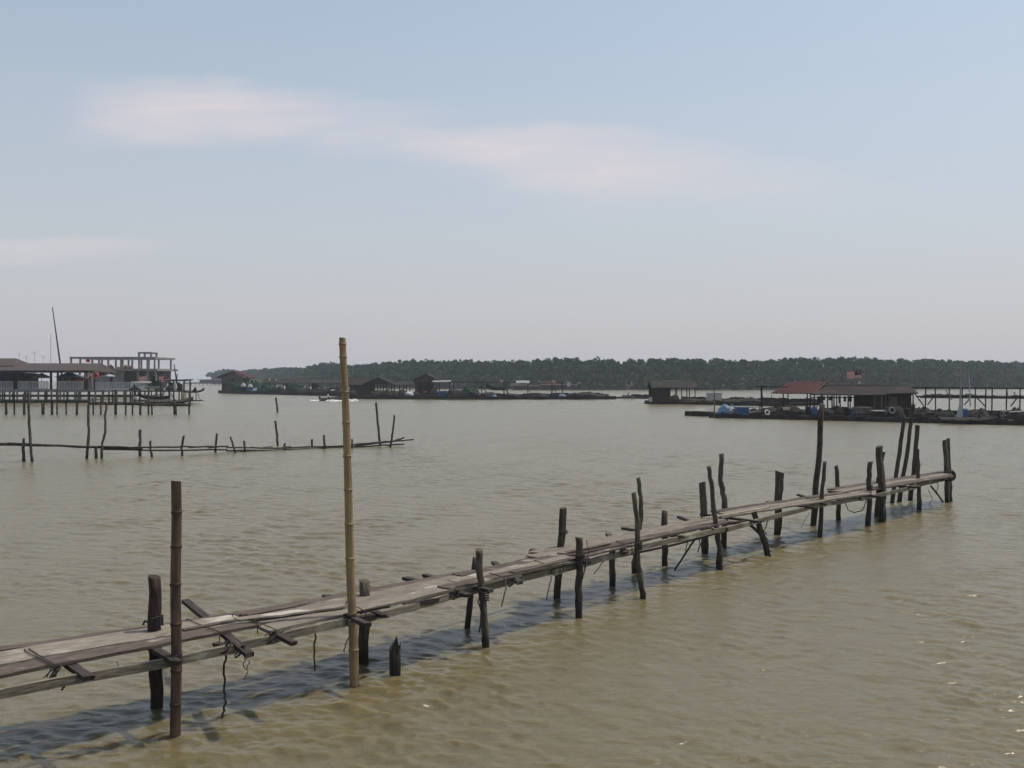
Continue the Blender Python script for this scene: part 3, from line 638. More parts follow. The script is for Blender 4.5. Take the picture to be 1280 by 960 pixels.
f = W(494,845); st_ = MB()
rr = random.Random(4); ns = 14; prof = []
tops = [.30,.42,.36,.50,.44,.28,.40,.34,.30,.36,.47,.30,.26,.38]; base_h = .34
vs_ = []; 
for lv_, z in enumerate((-.6, 0, .22, .36)):
    for k in range(ns):
        a = 6.283*k/ns; r = .072*(1+.12*math.sin(k*2.1))
        zt = z if lv_ < 3 else tops[k] + .03
        vs_.append(f + Vector((math.cos(a)*r, math.sin(a)*r, zt)))
for k in range(ns):
    a = 6.283*k/ns; vs_.append(f + Vector((math.cos(a)*.035, math.sin(a)*.035, .26 + rr.uniform(0,.12))))
fs = [(l*ns+k, l*ns+(k+1)%ns, (l+1)*ns+(k+1)%ns, (l+1)*ns+k) for l in range(4) for k in range(ns)] + [tuple(4*ns+k for k in range(ns))]
st_.add(vs_, fs); tag(st_.build('broken_stump', M['post'], origin=f), 'short splintered black post stump alone in the water in front of the jetty', 'stump')

# ------------------------------------------------------------------ second, lower walkway on the left
XP = [-60,35,120,190,290,406,490,530]; YP = [49.5,51,53,54.7,57.8,61,62.6,63.5]
def fY(px): return float(np.interp(px, XP, YP))
wk = empty('low_walkway', W(200,570), 'thin low pole walkway on crooked stakes across the water at left, behind the bamboo poles', 'walkway')
fp = [([(30,577),(29,560),(30,548)],4.2,3.2), ([(40,577),(38,555),(36,520),(35,489)],4.0,3.2), ([(109,573),(111,540),(110,520),(111,505)],4.0,3.4), ([(120,573),(120,559)],4,3.6),
      ([(127,573),(128,553),(132,540),(131,520),(134,503)],3.8,3.0), ([(175,570),(175,552),(175,537)],3.8,3.6), ([(190,571),(188,560),(188,551)],3.2,3), ([(228,570),(227,560),(230,545)],3,2.8),
      ([(269,565),(270,555),(271,542)],3,2.8), ([(294,566),(291,555),(288,546)],2.6,2.2), ([(306,565),(305,551)],2.8,2.6), ([(356,562),(356,554)],2.8,2.6), ([(390,558),(390,549)],2.4,2.6), ([(406,561),(405,544)],3.2,3.0),
      ([(440,560),(440,549)],2.4,2.2), ([(475,556),(473,535),(470,503)],2.8,2.4), ([(488,559),(491,540),(493,519)],2.8,2.4)]
for i, (pix, a, b) in enumerate(fp): make_post('stake', pix, a, M['post'], wk, b, 6, .1, seed=40+i, wob=.2)
rails = [ [(-60,553),(0,554.5),(60,556),(122,558.6)], [(-20,555.5),(60,557),(130,560),(178,561)], [(122,558.6),(175,559.5),(232,558.6),(285,558)], [(129,561.5),(200,563),(284,562)],
          [(285,559),(345,560.5),(430,557)], [(283,563),(350,562.5),(430,558.5)], [(300,564.5),(380,561.8)], [(430,557),(470,553),(517,549.5)], [(428,559.5),(480,556.5),(505,555)], [(440,558),(490,552),(505,547)], [(10,554),(90,558.2)] ]
for i, r in enumerate(rails):
    pts = [P(a, b, fY(a) + (.18 if i % 2 else -.12)) for a, b in r]; pts, rad_ = densify(pts, [.045]*len(pts), 4); t_ = MB()
    pts = [p + Vector((0,0,random.uniform(-.02,.02))) for p in pts]; t_.tube(pts, rad_, 6, .15, seed=i); t_.build('rail_pole', M['wood_mid'], wk)
for i, x in enumerate(np.arange(-10, 500, 23)):
    y = np.interp(x, [0,122,285,430,517], [555,559.3,560,558,550]); p = P(x, y, fY(x)); t_ = MB(); t_.bar(p + Vector((-.18,-.32,.02)), p + Vector((.18,.32,.02)), .06, .05); t_.build('crossbar', M['post'], wk)
t_ = MB()  # knotty twig tangle on the short stakes
make_post('short_pole', [(347,515),(346,505),(345,497)], 2.8, M['post'], None, 2.4, 6, .1, seed=77)
tag(bpy.context.scene.collection.objects[-1], 'short dark pole alone in open water beyond the low walkway', 'pole')
o_ = make_post('leaning_pole', [(347,557),(346,540),(344,526)], 3.0, M['post'], None, 2.6, 6, .1, seed=78)
tag(o_, 'dark pole behind the low walkway, directly below the short pole in open water', 'pole')

# ------------------------------------------------------------------ generic builders for the far structures
def frame_root(name, px, py, Y, label, cat, group=None, yaw=0, z=None):
    return empty(name, (PXm(px, Y), Y, PZ(py, Y) if z is None else z), label, cat, group, yaw)
def gable(root, name, w, d, ze, zr, m, ridge='x', over=.4, th=.10, y0=0, x0=0):
    """roof sheet with thickness; ridge along x or y; local coords, footprint x in x0+-w/2, y in y0..y0+d"""
    t_ = MB(); X0, X1, Y0, Y1 = x0 - w/2 - over, x0 + w/2 + over, y0 - over, y0 + d + over
    if ridge == 'x':
        ym = (Y0+Y1)/2; pr = [(Y0, ze), (ym, zr), (Y1, ze)]
        top = [(X0, a, b) for a, b in pr] + [(X1, a, b) for a, b in pr]
    else:
        xm = (X0+X1)/2; pr = [(X0, ze), (xm, zr), (X1, ze)]
        top = [(a, Y0, b) for a, b in pr] + [(a, Y1, b) for a, b in pr]
    bot = [(a, b, c - th) for a, b, c in top]
    t_.add(top + bot, [(0,1,4,3),(1,2,5,4),(6,9,10,7),(7,10,11,8),(0,6,7,1),(1,7,8,2),(3,4,10,9),(4,5,11,10),(0,3,9,6),(2,8,11,5)])
    return t_.build(name, m, root, local=True)
def lean_to(root, name, x0, x1, ya, za, yb, zb, m, th=.08, seg=6):
    t_ = MB(); vs_ = []; rr = random.Random(int(abs(x0)*100)+7)
    for i in range(seg+1):
        x = x0 + (x1-x0)*i/seg; j = rr.uniform(-.05,.05)
        vs_ += [(x, ya, za+j), (x, yb, zb+j), (x, yb, zb+j-th), (x, ya, za+j-th)]
    fs = []
    for i in range(seg):
        a = i*4; b = a+4; fs += [(a,b,b+1,a+1),(a+1,b+1,b+2,a+2),(a+2,b+2,b+3,a+3),(a+3,b+3,b,a)]
    fs += [(0,1,2,3),(seg*4+3,seg*4+2,seg*4+1,seg*4)]
    t_.add(vs_, fs); return t_.build(name, m, root, local=True)
def lbox(root, name, x0, x1, y0, y1, z0, z1, m):
    t_ = MB(); t_.box(x0, x1, y0, y1, z0, z1); return t_.build(name, m, root, local=True)
def lpost(root, name, x, y, z0, z1, w_, m, lean=0):
    t_ = MB(); t_.tube([(x, y, z0), (x+lean*.5, y, (z0+z1)/2), (x+lean, y, z1)], [w_/2, w_/2, w_*.45], 6, .1, seed=int(abs(x)*31+y)); return t_.build(name, m, root, local=True)
def boards_wall(root, name, x0, x1, y, z0, z1, m, n=None, gable_to=None, th=.05):
    t_ = MB(); n = n or max(3, int(abs(x1-x0)/.35)); rr = random.Random(int(abs(x0*10)))
    for i in range(n):
        a = x0 + (x1-x0)*i/n; b = x0 + (x1-x0)*(i+.93)/n
        zt = z1
        if gable_to is not None:
            c = (a+b)/2; mid = (x0+x1)/2; zt = z1 + (gable_to - z1) * (1 - abs(c-mid)/abs((x1-x0)/2))
        t_.box(a, b, y + rr.uniform(-.015,.015), y+th, z0 + rr.uniform(-.05,.05), zt)
    return t_.build(name, m, root, local=True)
def drum_mesh(root, name, x, y, z, L=.9, r=.29, axis='x', m=None):
    t_ = MB(); rs_ = [r*.93, r, r*.97, r, r*.97, r, r*.93]; n_ = len(rs_)
    pts = [(x - L/2 + L*i/(n_-1), y, z) if axis == 'x' else (x, y, z + L*i/(n_-1)) for i in range(n_)]
    t_.tube(pts, rs_, 12); return t_.build(name, m or M['drum'], root, local=True, smooth=True)
def raft(name, pa, pb, depth, ztop, label, cat='raft', lanes=None, nfloat=12, group=None, rail=False):
    """pa, pb: front waterline pixels of the two ends; open grid of walkways over net pens on floats"""
    A = W(*pa); B = W(*pb); d = B - A; L = d.length; yaw = math.atan2(d.y, d.x)
    root = empty(name, A, label, cat, group or ('floating rafts' if cat == 'raft' else None), yaw)
    rr = random.Random(int(pa[0]*3))
    lanes = lanes or [0, depth*.33, depth*.66, depth]
    for k, yv in enumerate(lanes):   # long walkways
        t_ = MB(); x = 0
        while x < L:
            l = rr.uniform(2.5, 5); x2 = min(L, x + l); 
            for j in range(3): zj = ztop - .03 + rr.uniform(-.035,.035); t_.box(x, x2 - .04, yv + j*.27, yv + j*.27 + .24, zj - .06, zj)
            x = x2
        t_.build('walkway', M['wood_mid'], root, local=True)
    npen = max(2, int(L / 4.5)); t_ = MB()
    for k in range(npen + 1):
        x = (L-.5) * k / npen
        for j in range(2): t_.box(x + j*.25, x + j*.25 + .22, .8, depth, ztop - .13, ztop - .07 + rr.uniform(-.01,.01))
    t_.build('cross_walkway', M['wood_mid'], root, local=True)
    t_ = MB()
    for yv in lanes: t_.box(0, L, yv + .05, yv + .17, ztop - .30, ztop - .14); t_.box(0, L, yv + .6, yv + .72, ztop - .30, ztop - .14)
    t_.build('frame_beam', M['wood_far'], root, local=True)
    # solid weathered edge boards and ragged net walls along the inner walkways
    def ragged(name, y0, z0, zlo, zhi, m_, step=.45, x0=0, x1=None):
        x1 = x1 or L; t_ = MB(); n_ = int((x1-x0)/step); vs_ = []; z = (zlo+zhi)/2
        for k in range(n_+1):
            z = min(zhi, max(zlo, z + rr.uniform(-1,1)*(zhi-zlo)*.45)); x = x0 + (x1-x0)*k/n_; j = rr.uniform(-.08,.08)
            vs_ += [(x, y0+j, z0), (x, y0+j+.02, z), (x, y0+j+.28, z - rr.uniform(0,.05)), (x, y0+j+.34, z0)]
        fs = []
        for k in range(n_):
            a = k*4; fs += [(a,a+4,a+5,a+1),(a+1,a+5,a+6,a+2),(a+2,a+6,a+7,a+3),(a+3,a+7,a+4,a)]
        fs += [(0,1,2,3),(n_*4+3,n_*4+2,n_*4+1,n_*4)]
        t_.add(vs_, fs); t_.build(name, m_, root, local=True)
    ragged('edge_boards', -.12, -.25, ztop-.12, ztop+.10, M['wood_far'], .7)
    if depth > 5:
        for yv in lanes[1:]: ragged('net_wall', yv + .9, -.2, ztop + .05, ztop + .55, M['net'], .5)
        for k in range(6):
            x = rr.uniform(.3, L-.3); yv = rr.choice(lanes) + rr.uniform(0,.8); q_ = MB(); q_.tube([(x, yv, .1), (x + rr.uniform(-.08,.08), yv, ztop + rr.uniform(.5,1.1))], rr.uniform(.05,.08), 6, .1, seed=k); q_.build('stake', M['wood_far'], root, local=True)
    for k in range(nfloat):
        x = (k + .5) * L / nfloat + rr.uniform(-.3, .3); drum_mesh(root, 'float', x, .35 + rr.uniform(-.05,.05), .12, 1.0, .27)
    return root, L, yaw
def heap(name, px, py, Y, w_, h_, m, label, cat, z=None, group=None, d_=None, seed=1):
    rs_ = random.Random(seed*7+int(px)); n_, k_ = 14, 6; t_ = MB(); vs_ = []; c = P(px, py, Y); z0 = c.z if z is None else z; d_ = d_ or w_*.7
    for j in range(k_):
        f = j/(k_-1); 
        for i in range(n_):
            a = 6.283*i/n_; r = math.cos(f*1.45)**.8 * (1 + .35*mnoise.noise(Vector((math.cos(a)*1.5+seed*3.1+px, math.sin(a)*1.5, f*2))))
            zz_ = z0 + h_*math.sin(f*1.57) * (1 + .5*mnoise.noise(Vector((math.cos(a)*1.2+px, math.sin(a)*1.2+5, f))))*(.75+.25*rs_.random()) if j else z0
            vs_.append((c.x + math.cos(a)*r*w_/2, Y + math.sin(a)*r*d_/2, zz_))
    fs = [(j*n_+i, j*n_+(i+1)%n_, (j+1)*n_+(i+1)%n_, (j+1)*n_+i) for j in range(k_-1) for i in range(n_)] + [tuple((k_-1)*n_+i for i in range(n_)), tuple(range(n_))[::-1]]
    t_.add(vs_, fs); 
    group = group or {'net_heap': 'net heaps on the floating rafts', 'bundle': 'bundles on the landing stage', 'bag': 'bags on the farthest left raft', 'brick_pile': 'brick piles on the unfinished building'}.get(name)
    return tag(t_.build(name, m, origin=(c.x, Y, z0)), label, cat, group)
def hull_mesh(L, Wd, H, rise, stern=.1):
    """open wooden hull along +x, bow at +x; outer and inner skin"""
    t_ = MB(); n_ = 12; sec = 7; vs_ = []
    for inner in (0, 1):
        for i in range(n_+1):
            f = i/n_; x = -L/2 + L*f; wv = Wd/2 * (math.sin(min(1, (1-f)*2.0 + .02)*1.57)) * (.75 + .25*math.sin(min(f*3,1)*1.57)); sh = rise * max(0, f-.55)**2/.2025 + stern*max(0,.25-f)**2/.0625
            kz = sh * .75
            th = .035*inner; wv = max(.02, wv - th)
            for k in range(sec):
                a = -1 + 2*k/(sec-1); yv = wv * (1 if abs(a) > .99 else a*1.02); prof = abs(a)**2.2
                vs_.append((x - (th if i == n_ else -th if i == 0 else 0), yv, kz + (H + sh*.25 - kz*0) * prof + (th if prof < .9 else 0)))
    m_ = (n_+1)*sec
    fs = []
    for i in range(n_):
        for k in range(sec-1):
            a = i*sec+k; fs.append((a, a+sec, a+sec+1, a+1)); fs.append((m_+a, m_+a+1, m_+a+sec+1, m_+a+sec))
        for k in (0, sec-1): a = i*sec+k; fs.append((a, m_+a, m_+a+sec, a+sec))
    for i in (0, n_):
        fs.append(tuple(i*sec+k for k in range(sec))); fs.append(tuple(m_+i*sec+k for k in range(sec)))
    t_.add(vs_, fs); return t_
def boat(name, loc, yaw, L, Wd, H, rise, m, label, cat='boat', group=None, engine=True, pitch=0):
    root = empty(name, loc, label, cat, group, yaw); root.rotation_euler = (0, pitch, yaw)
    hull_mesh(L, Wd, H, rise).build('hull', m, root, local=True)
    t_ = MB(); t_.box(-.12, .12, -Wd*.46, Wd*.46, H*.62, H*.70); t_.build('bench', M['wood_mid'], root, local=True)
    t_ = MB(); t_.box(-L*.3-.12, -L*.3+.12, -Wd*.42, Wd*.42, H*.62, H*.70); t_.build('bench', M['wood_mid'], root, local=True)
    if engine:
        t_ = MB(); t_.box(-L/2-.25, -L/2+.12, -.16, .16, H*.9, H*.9+.42); t_.box(-L/2-.16, -L/2-.04, -.05, .05, -.1, H*.9); t_.build('outboard_motor', M['drum'], root, local=True)
    return root
def flag(px, py_bottom, py_top, Y, fx0, fx1, fy0, fy1, label, pole_m='metal', stripes=True, canton=True):
    """pole, and cloth flying between pixel columns; fx0 is the hoist side"""
    b = P(px, py_bottom, Y); root = empty('flag', b, label, 'flag')
    t_ = MB(); t_.tube([b, P(px, py_top, Y)], .025, 6); t_.build('pole', M[pole_m], root)
    H0 = P(fx0, fy0, Y); wd = PXm(fx1, Y) - PXm(fx0, Y); ht = (fy1-fy0)/F*Y
    cl = MB(); nx, ny = 16, 14 if stripes else 6; vs_ = []
    for s_ in (0, 1):
        for i in range(nx+1):
            f_ = i/nx; yv = math.sin(f_*7)*.18*f_*abs(wd)*.4; dr = -.16*f_*f_*ht - .22*ht*math.sin(f_*3.2)*f_
            for j in range(ny+1):
                g_ = j/ny; vs_.append((H0.x + wd*f_, Y + yv + .05*math.sin(g_*4+f_*5) + s_*.012, H0.z - g_*ht*(1-.1*f_) + dr))
    K = (nx+1)*(ny+1)
    for s_ in (0, 1):
        for i in range(nx):
            for j in range(ny):
                a = s_*K + i*(ny+1)+j; q = (a, a+1, a+ny+2, a+ny+1)
                if stripes:
                    mi = 0 if j % 2 == 0 else 1
                    if canton and i < nx//2 and j < ny*.55: mi = 2
                else: mi = 0
                cl.f.append(q if s_ else q[::-1]); cl.mi.append(mi)
    cl.v = [Vector(q) for q in vs_]
    # close the rim
    for i in range(nx):
        for j in (0, ny): a = i*(ny+1)+j; cl.f.append((a, a+ny+1, K+a+ny+1, K+a)); cl.mi.append(0)
    for j in range(ny):
        for i in (0, nx): a = i*(ny+1)+j; cl.f.append((a, a+1, K+a+1, K+a)); cl.mi.append(0)
    me = bpy.data.meshes.new('cloth'); off = wloc(root); me.from_pydata([tuple(v_-off) for v_ in cl.v], [], cl.f)
    for m_ in (M['red'], M['cloth_white'], M['navy']): me.materials.append(m_)
    me.polygons.foreach_set('material_index', cl.mi); o = bpy.data.objects.new('cloth', me); C.collection.objects.link(o); o.parent = root
    if canton:
        c = P(fx0 + (fx1-fx0)*.2, fy0 + (fy1-fy0)*.30, Y) + Vector((0,-.07,0)); t_ = MB(); r_ = ht*.19
        outer = [c + Vector((math.cos(a)*r_, 0, math.sin(a)*r_)) for a in np.linspace(.9, 5.4, 12)]; inner = [c + Vector((.28*r_ + math.cos(a)*r_*.78, 0, math.sin(a)*r_*.78)) for a in np.linspace(1.0, 5.3, 12)]
        allv = outer + inner; t_.add(allv + [q + Vector((0,.01,0)) for q in allv], [(i,i+1,12+i+1,12+i) for i in range(11)] + [(24+i,36+i,37+i,25+i) for i in range(11)])
        s_c = c + Vector(((.95 if fx1 > fx0 else .95)*r_, 0, 0)); star = [s_c + Vector((math.cos(a*math.pi/7)*r_*(.55 if a % 2 == 0 else .25), 0, math.sin(a*math.pi/7)*r_*(.55 if a % 2 == 0 else .25))) for a in range(14)]
        t_.add(star, [tuple(range(14))]); t_.build('crescent_and_star', M['yellow'], root)
    return root

# ------------------------------------------------------------------ right-hand fish farm (nearest)
R1, L1, y1 = raft('fish_farm_raft', (886,522), (1330,533), 14, .42, 'big floating fish farm platform with plank walkways at right, beneath the red roof', nfloat=34, lanes=[0, 4.5, 9, 13.5])
# small end pontoon
R0, L0, y0_ = raft('pontoon', (857,519.5), (880,520.5), 2.2, .50, 'small dark wooden pontoon at the left end of the right-hand fish farm', 'pontoon', lanes=[0, .9], nfloat=3)
lbox(R0, 'fender_board', 0, L0, -.06, -.01, .10, .52, M['wood_far'])
rr = random.Random(8)
for x in np.arange(.6, L1, 2.1):   # edge planking and fenders
    if rr.random() < .75: lbox(R1, 'fender_board', x, x + rr.uniform(.8, 1.8), -.08, -.02, rr.uniform(.08,.2), rr.uniform(.38,.52), M['wood_far'])
def farm_Y(px, back=0): return float(np.interp(px, [857,886,1330], [116.8, 110.6, 89.7])) + back
ZT = .42
# red roof shelter
Y = 113; w_ = (1026-967)/F*Y
s1 = frame_root('red_roof_shelter', 996, 505, Y, 'open shelter with a sloping red sheet roof on the right-hand fish farm', 'shelter', z=ZT)
t_ = MB(); a = P(964,491,Y-.5)-s1.location; b = P(1018,491.5,Y-.5)-s1.location; c = P(1035,477,Y+3.6)-s1.location; d = P(988,477,Y+3.6)-s1.location; dz = Vector((0,0,.09))
t_.add([a,b,c,d,a-dz,b-dz,c-dz,d-dz], [(0,1,2,3),(7,6,5,4),(0,4,5,1),(1,5,6,2),(2,6,7,3),(3,7,4,0)]); t_.build('roof', M['roof_rd'], s1, local=True)
t_ = MB(); e = P(1000,490,Y+8)-s1.location; e2 = P(1040,490,Y+8)-s1.location; t_.add([d+Vector((0,.02,.01)),c+Vector((0,.02,.01)),e2,e,d-dz,c-dz,e2-dz,e-dz], [(0,1,2,3),(7,6,5,4),(0,4,5,1),(1,5,6,2),(2,6,7,3),(3,7,4,0)]); t_.build('roof', M['roof_rd'], s1, local=True)
t_ = MB()
for k in range(1, 9):
    p = a.lerp(b, k/9); q = d.lerp(c, k/9); t_.bar(p+Vector((0,0,.03)), q+Vector((0,0,.03)), .06, .05)
t_.build('roof_rib', M['roof_rd'], s1, local=True)
for (px, yb) in [(979,0),(1013,0),(1009,3),(985,4),(1028,4),(1040,2)]:
    p = P(px, 492, Y+yb) - s1.location; lpost(s1, 'post', p.x, p.y, 0, (2.35 if yb else 2.15), .16, M['wood_far'])
# long brown roof shed with a boarded cabin at its right end
Y = 108; s2 = frame_root('brown_roof_shed', 1080, 505, Y, 'long low brown roofed shed with a boarded cabin, next to the red roof', 'shed', z=ZT)
def L2(px, py, Yv): return P(px, py, Yv) - s2.location
t_ = MB()
def slab(t_, q, dz): t_.add(list(q) + [p - dz for p in q], [(0,1,2,3),(7,6,5,4),(0,4,5,1),(1,5,6,2),(2,6,7,3),(3,7,4,0)])
slab(t_, [L2(1014,493,Y-.5), L2(1106,493.5,Y-.5), L2(1135,481.5,Y+3.5), L2(1034,481.5,Y+3.5)], dz)
t_.build('roof', M['roof_br'], s2, local=True)
t_ = MB(); slab(t_, [L2(1034,481.3,Y+3.52), L2(1135,481.3,Y+3.52), L2(1142,493,Y+8), L2(1046,493,Y+8)], dz); t_.build('roof', M['roof_br'], s2, local=True)
t_ = MB(); slab(t_, [L2(1107,492,Y-.6), L2(1148,491,Y-.9), L2(1136,481.6,Y+3.4), L2(1128,481.6,Y+3.4)], Vector((0,0,.1))); t_.build('roof_flap', M['roof_br'], s2, local=True)
t_ = MB(); t_.bar(L2(1026,480.5,Y+3.5), L2(1138,480.8,Y+3.5), .25, .12); t_.build('ridge_cap', M['roof_gy'], s2, local=True)
c0, c1 = L2(1089,491,Y), L2(1139,491,Y)
boards_wall(s2, 'cabin_wall', c0.x, c1.x, 0, 0, c0.z-.1, M['wall_w'])
for x, yv in ((c0.x, 1), (c1.x, 1)):
    t_ = MB(); t_.box(x-.04, x+.04, .06, 5.0, 0, c0.z-.05); t_.build('cabin_wall', M['wall_w'], s2, local=True)
lbox(s2, 'cabin_door', c0.x+1.9, c0.x+2.7, -.06, -.005, 0, 1.85, M['wall_p'])
for px in (1018,1026,1034,1042,1050,1060,1068,1078,1086,1141):
    p = L2(px, 490, Y+.1); lpost(s2, 'post', p.x, 0.0, -.05, 2.08, .15, M['wood_far'], lean=rr.uniform(-.05,.05))
for px in (1030,1048,1065,1082,1100,1120):
    p = L2(px, 490, Y+6); lpost(s2, 'post', p.x, 6.6, -.05, 2.15, .14, M['wood_far'])
t_ = MB(); t_.bar(L2(1014,497,Y+.05), L2(1088,497,Y+.05), .07, .10); t_.build('tie_beam', M['wood_far'], s2, local=True)
# net curtains under the eave
t_ = MB(); x0 = L2(1022,0,Y).x
for k in range(11):
    xa = x0 + k*.55 + rr.uniform(0,.2)
    if k % 4 == 3: continue
    t_.box(xa, xa + rr.uniform(.2,.45), .3, .36, c0.z - rr.uniform(.7,1.2), c0.z-.36)
t_.build('hanging_net', M['net'], s2, local=True)
# open timber frame to the right
Y = 112; s3 = frame_root('timber_frame', 1210, 505, Y, 'long open frame of thin posts under one high beam, right of the brown shed', 'frame', z=ZT)
def L3(px, py, Yv=Y): return P(px, py, Yv) - s3.location
t_ = MB(); t_.bar(L3(1128,484.5), L3(1345,486), .16, .14); t_.build('top_beam', M['wood_far'], s3, local=True)
t_ = MB(); t_.bar(L3(1146,495.5), L3(1345,496.5), .14, .16); t_.build('lower_beam', M['wood_far'], s3, local=True)
t_ = MB(); t_.bar(L3(1170,493.2), L3(1345,495.0)+Vector((0,.3,0)), .5, .05); t_.build('white_board', M['roof_gy'], s3, local=True)
for px in (1156,1169,1186,1202,1218,1231,1239,1257,1274,1292,1310,1330):
    p = L3(px, 505); lpost(s3, 'post', p.x, -.12 + rr.uniform(-.03,.03), -.1, L3(px,484.5).z + .02, .15, M['wood_far'], lean=rr.uniform(-.06,.06))
t_ = MB()
for (a, b, c, d) in [(1144,492,1155,507),(1160,506,1170,493),(1206,506,1216,495),(1220,495,1232,508),(1264,508,1273,496),(1300,508,1312,496)]: t_.bar(L3(a,b)+Vector((0,.12,0)), L3(c,d)+Vector((0,.12,0)), .10)
t_.build('brace', M['wood_far'], s3, local=True)
lean_to(s3, 'platform', L3(1130,505).x, L3(1345,505).x, .8, .25, 2.6, .25, M['wood_mid'])
# left posts of the farm
Y = 113.5; s4 = frame_root('mooring_frame', 952, 509, Y, 'lone upright post with a high crossbar left of the red roof', 'post', z=ZT-.1)
p0 = s4.location; t_ = MB(); t_.tube([p0, P(952,482,Y)], [.12,.10], 7, .1); t_.build('post', M['wood_far'], s4)
t_ = MB(); t_.bar(P(944,483,Y-.15), P(985,484,Y-.15), .10, .10); t_.build('crossbar', M['wood_far'], s4)
t_ = MB(); t_.bar(P(953,495,Y+.15), P(963,508,Y+.15), .08); t_.build('brace', M['wood_far'], s4)
t_ = MB(); t_.bar(P(940,505,Y), P(985,506.5,Y), .3, .06); t_.build('handrail', M['wood_mid'], s4)

# poles and rods
def pole_thing(name, pts, r0, r1, m, label, cat='pole'):
    pp, rr_ = densify([Vector(p) for p in pts], list(np.linspace(r0, r1, len(pts))), 3); t_ = MB(); t_.tube(pp, rr_, 7, .06); return tag(t_.build(name, m, origin=pts[0]), label, cat)
Y = 110.0
pole_thing('curved_rod', [P(893,525,Y),P(893,500,Y),P(893,478,Y),P(896,466,Y),P(901,459,Y),P(906,456,Y)], .07, .025, M['beige'], 'thin bamboo rod bending right at its tip, at the left end of the fish farm', 'rod')
Y = 96
pole_thing('curved_rod', [P(1190,500,Y+8),P(1186,494,Y+8),P(1179,483,Y+8),P(1176.5,474,Y+8),P(1177,465,Y+8)], .05, .02, M['beige'], 'thin rod bowed to the left behind the timber frame, beside the tall white pole', 'rod')
pole_thing('white_pole', [P(1198,528,Y),P(1200,506,Y),P(1201,480,Y),P(1202,450,Y)], .09, .05, M['roof_gy'], 'tallest pale pole on the fish farm, with white netting wrapped at its foot')
pole_thing('grey_pole', [P(1213,508,Y+12),P(1212,485,Y+12),P(1211,466,Y+12)], .07, .03, M['rail'], 'shorter grey pole just right of the tall pale pole')
t_ = MB(); c = W(1197,531) ; c.y = Y
for k in range(7):
    a0 = P(1200+k*.3, 507, Y-.2); b0 = P(1194.5+k*1.3, 528-rr.uniform(0,3), Y-.35); t_.bar(a0, b0, .05, .16)
tag(t_.build('draped_net', M['rail'], origin=P(1197,528,Y)), 'bundle of whitish netting hanging from the foot of the tall pale pole', 'net')

# Malaysian flag on the shed
flag(1077, 481, 461, 111.0, 1077, 1059, 462.5, 472, 'red and white striped flag with blue corner flying above the long brown roof')

# clutter on the right-hand farm
def drum_up(px, py, Y, m, label, h=.85, r=.29, group=None, name='drum'):
    c = P(px, py, Y); root = empty(name, c, label, 'drum', group); drum_mesh(root, 'body', 0, 0, 0, h, r, 'z', m)
    t_ = MB(); t_.tube([(0,0,h+.002),(0,0,h+.03)], r*.8, 12); t_.build('lid', M['drum'], root, local=True); return root
def crate(px0, px1, py0, py1, Y, d_, m, label, name='crate', cat='crate', lid=None):
    c = P((px0+px1)/2, py1, Y); w_ = (px1-px0)/F*Y; h_ = (py1-py0)/F*Y; root = empty(name, c, label, cat)
    t_ = MB(); t_.box(-w_/2, w_/2, 0, d_, 0, h_*.86)
    for x in (-w_/2-.02, -.03, w_/2-.04): t_.box(x, x+.06, -.03, -.002, 0, h_*.84)
    t_.build('body', m, root, local=True)
    t_ = MB(); t_.box(-w_/2-.05, w_/2+.05, -.06, d_+.05, h_*.87, h_); t_.build('lid', lid or m, root, local=True); return root
Yf = lambda px, b=.5: farm_Y(px, b)
crate(1072,1090,509,517,Yf(1080,1.0),1.1,M['beige'],'beige box with a lid on the fish farm deck before the brown shed')
crate(1093,1107,513,523,Yf(1100,.25),.9,M['drum'],'black bin with a white lid at the water edge of the fish farm', 'bin', 'bin', M['white'])
crate(885,902,491,500,150,1.2,M['rail'],'pale grey box raised on the raft behind the bent bamboo rod')
heap('tarpaulin', 906, 517, Yf(906,.6), 1.4, 1.0, M['ltblue'], 'pale blue tarpaulin heap at the left end of the fish farm', 'tarpaulin', z=ZT, seed=2)
heap('tarpaulin', 903, 520.5, Yf(903,-.1)+.3, 1.2, .55, M['blue'], 'dark blue tarpaulin lying below the pale blue one', 'tarpaulin', z=ZT-.05, seed=3)
crate(921,936,509,518,Yf(928,.5),1.2,M['blue'],'deep blue covered box right of the blue tarpaulins')
t_ = MB(); t_.bar(P(917,508.5,Yf(930,1.6)), P(952,510,Yf(930,1.6)), .25, .10); tag(t_.build('white_board', M['white']), 'long narrow white board lying above the deep blue box', 'board')
t_ = MB(); t_.bar(P(914,505,Yf(915,1.2)), P(920,511,Yf(915,1.2)), .22, .08); tag(t_.build('tilted_board', M['rail']), 'short pale board tilted up beside the blue tarpaulins', 'board')
torus('lifebuoy', P(959,515.5,Yf(959,.3)), .24, .07, (.3,-1,.4), M['white']); tag(C.collection.objects[-1], 'white ring leaning on the deck edge below the lone upright post', 'lifebuoy')
crate(980,987,509.5,512.5,Yf(983,2),.5,M['white'],'tiny white box on the deck under the left edge of the red roof')
boat('skiff', P(932,519,Yf(932,2.6)), .05, 4.2, 1.0, .45, .35, M['hull_t'], 'open wooden skiff lying among the blue tarpaulins', engine=False)
heap('net_heap', 1118, 515, Yf(1118,1.2), 2.2, 1.05, M['net'], 'rounded grey brown net heap right of the black bin with the white lid', 'net', z=ZT, seed=5)
torus('lifebuoy', P(1115,513,Yf(1115,.2)), .28, .06, (.2,-1,.2), M['roof_gy']); tag(C.collection.objects[-1], 'grey ring propped against the net heap beside the black bin', 'lifebuoy')
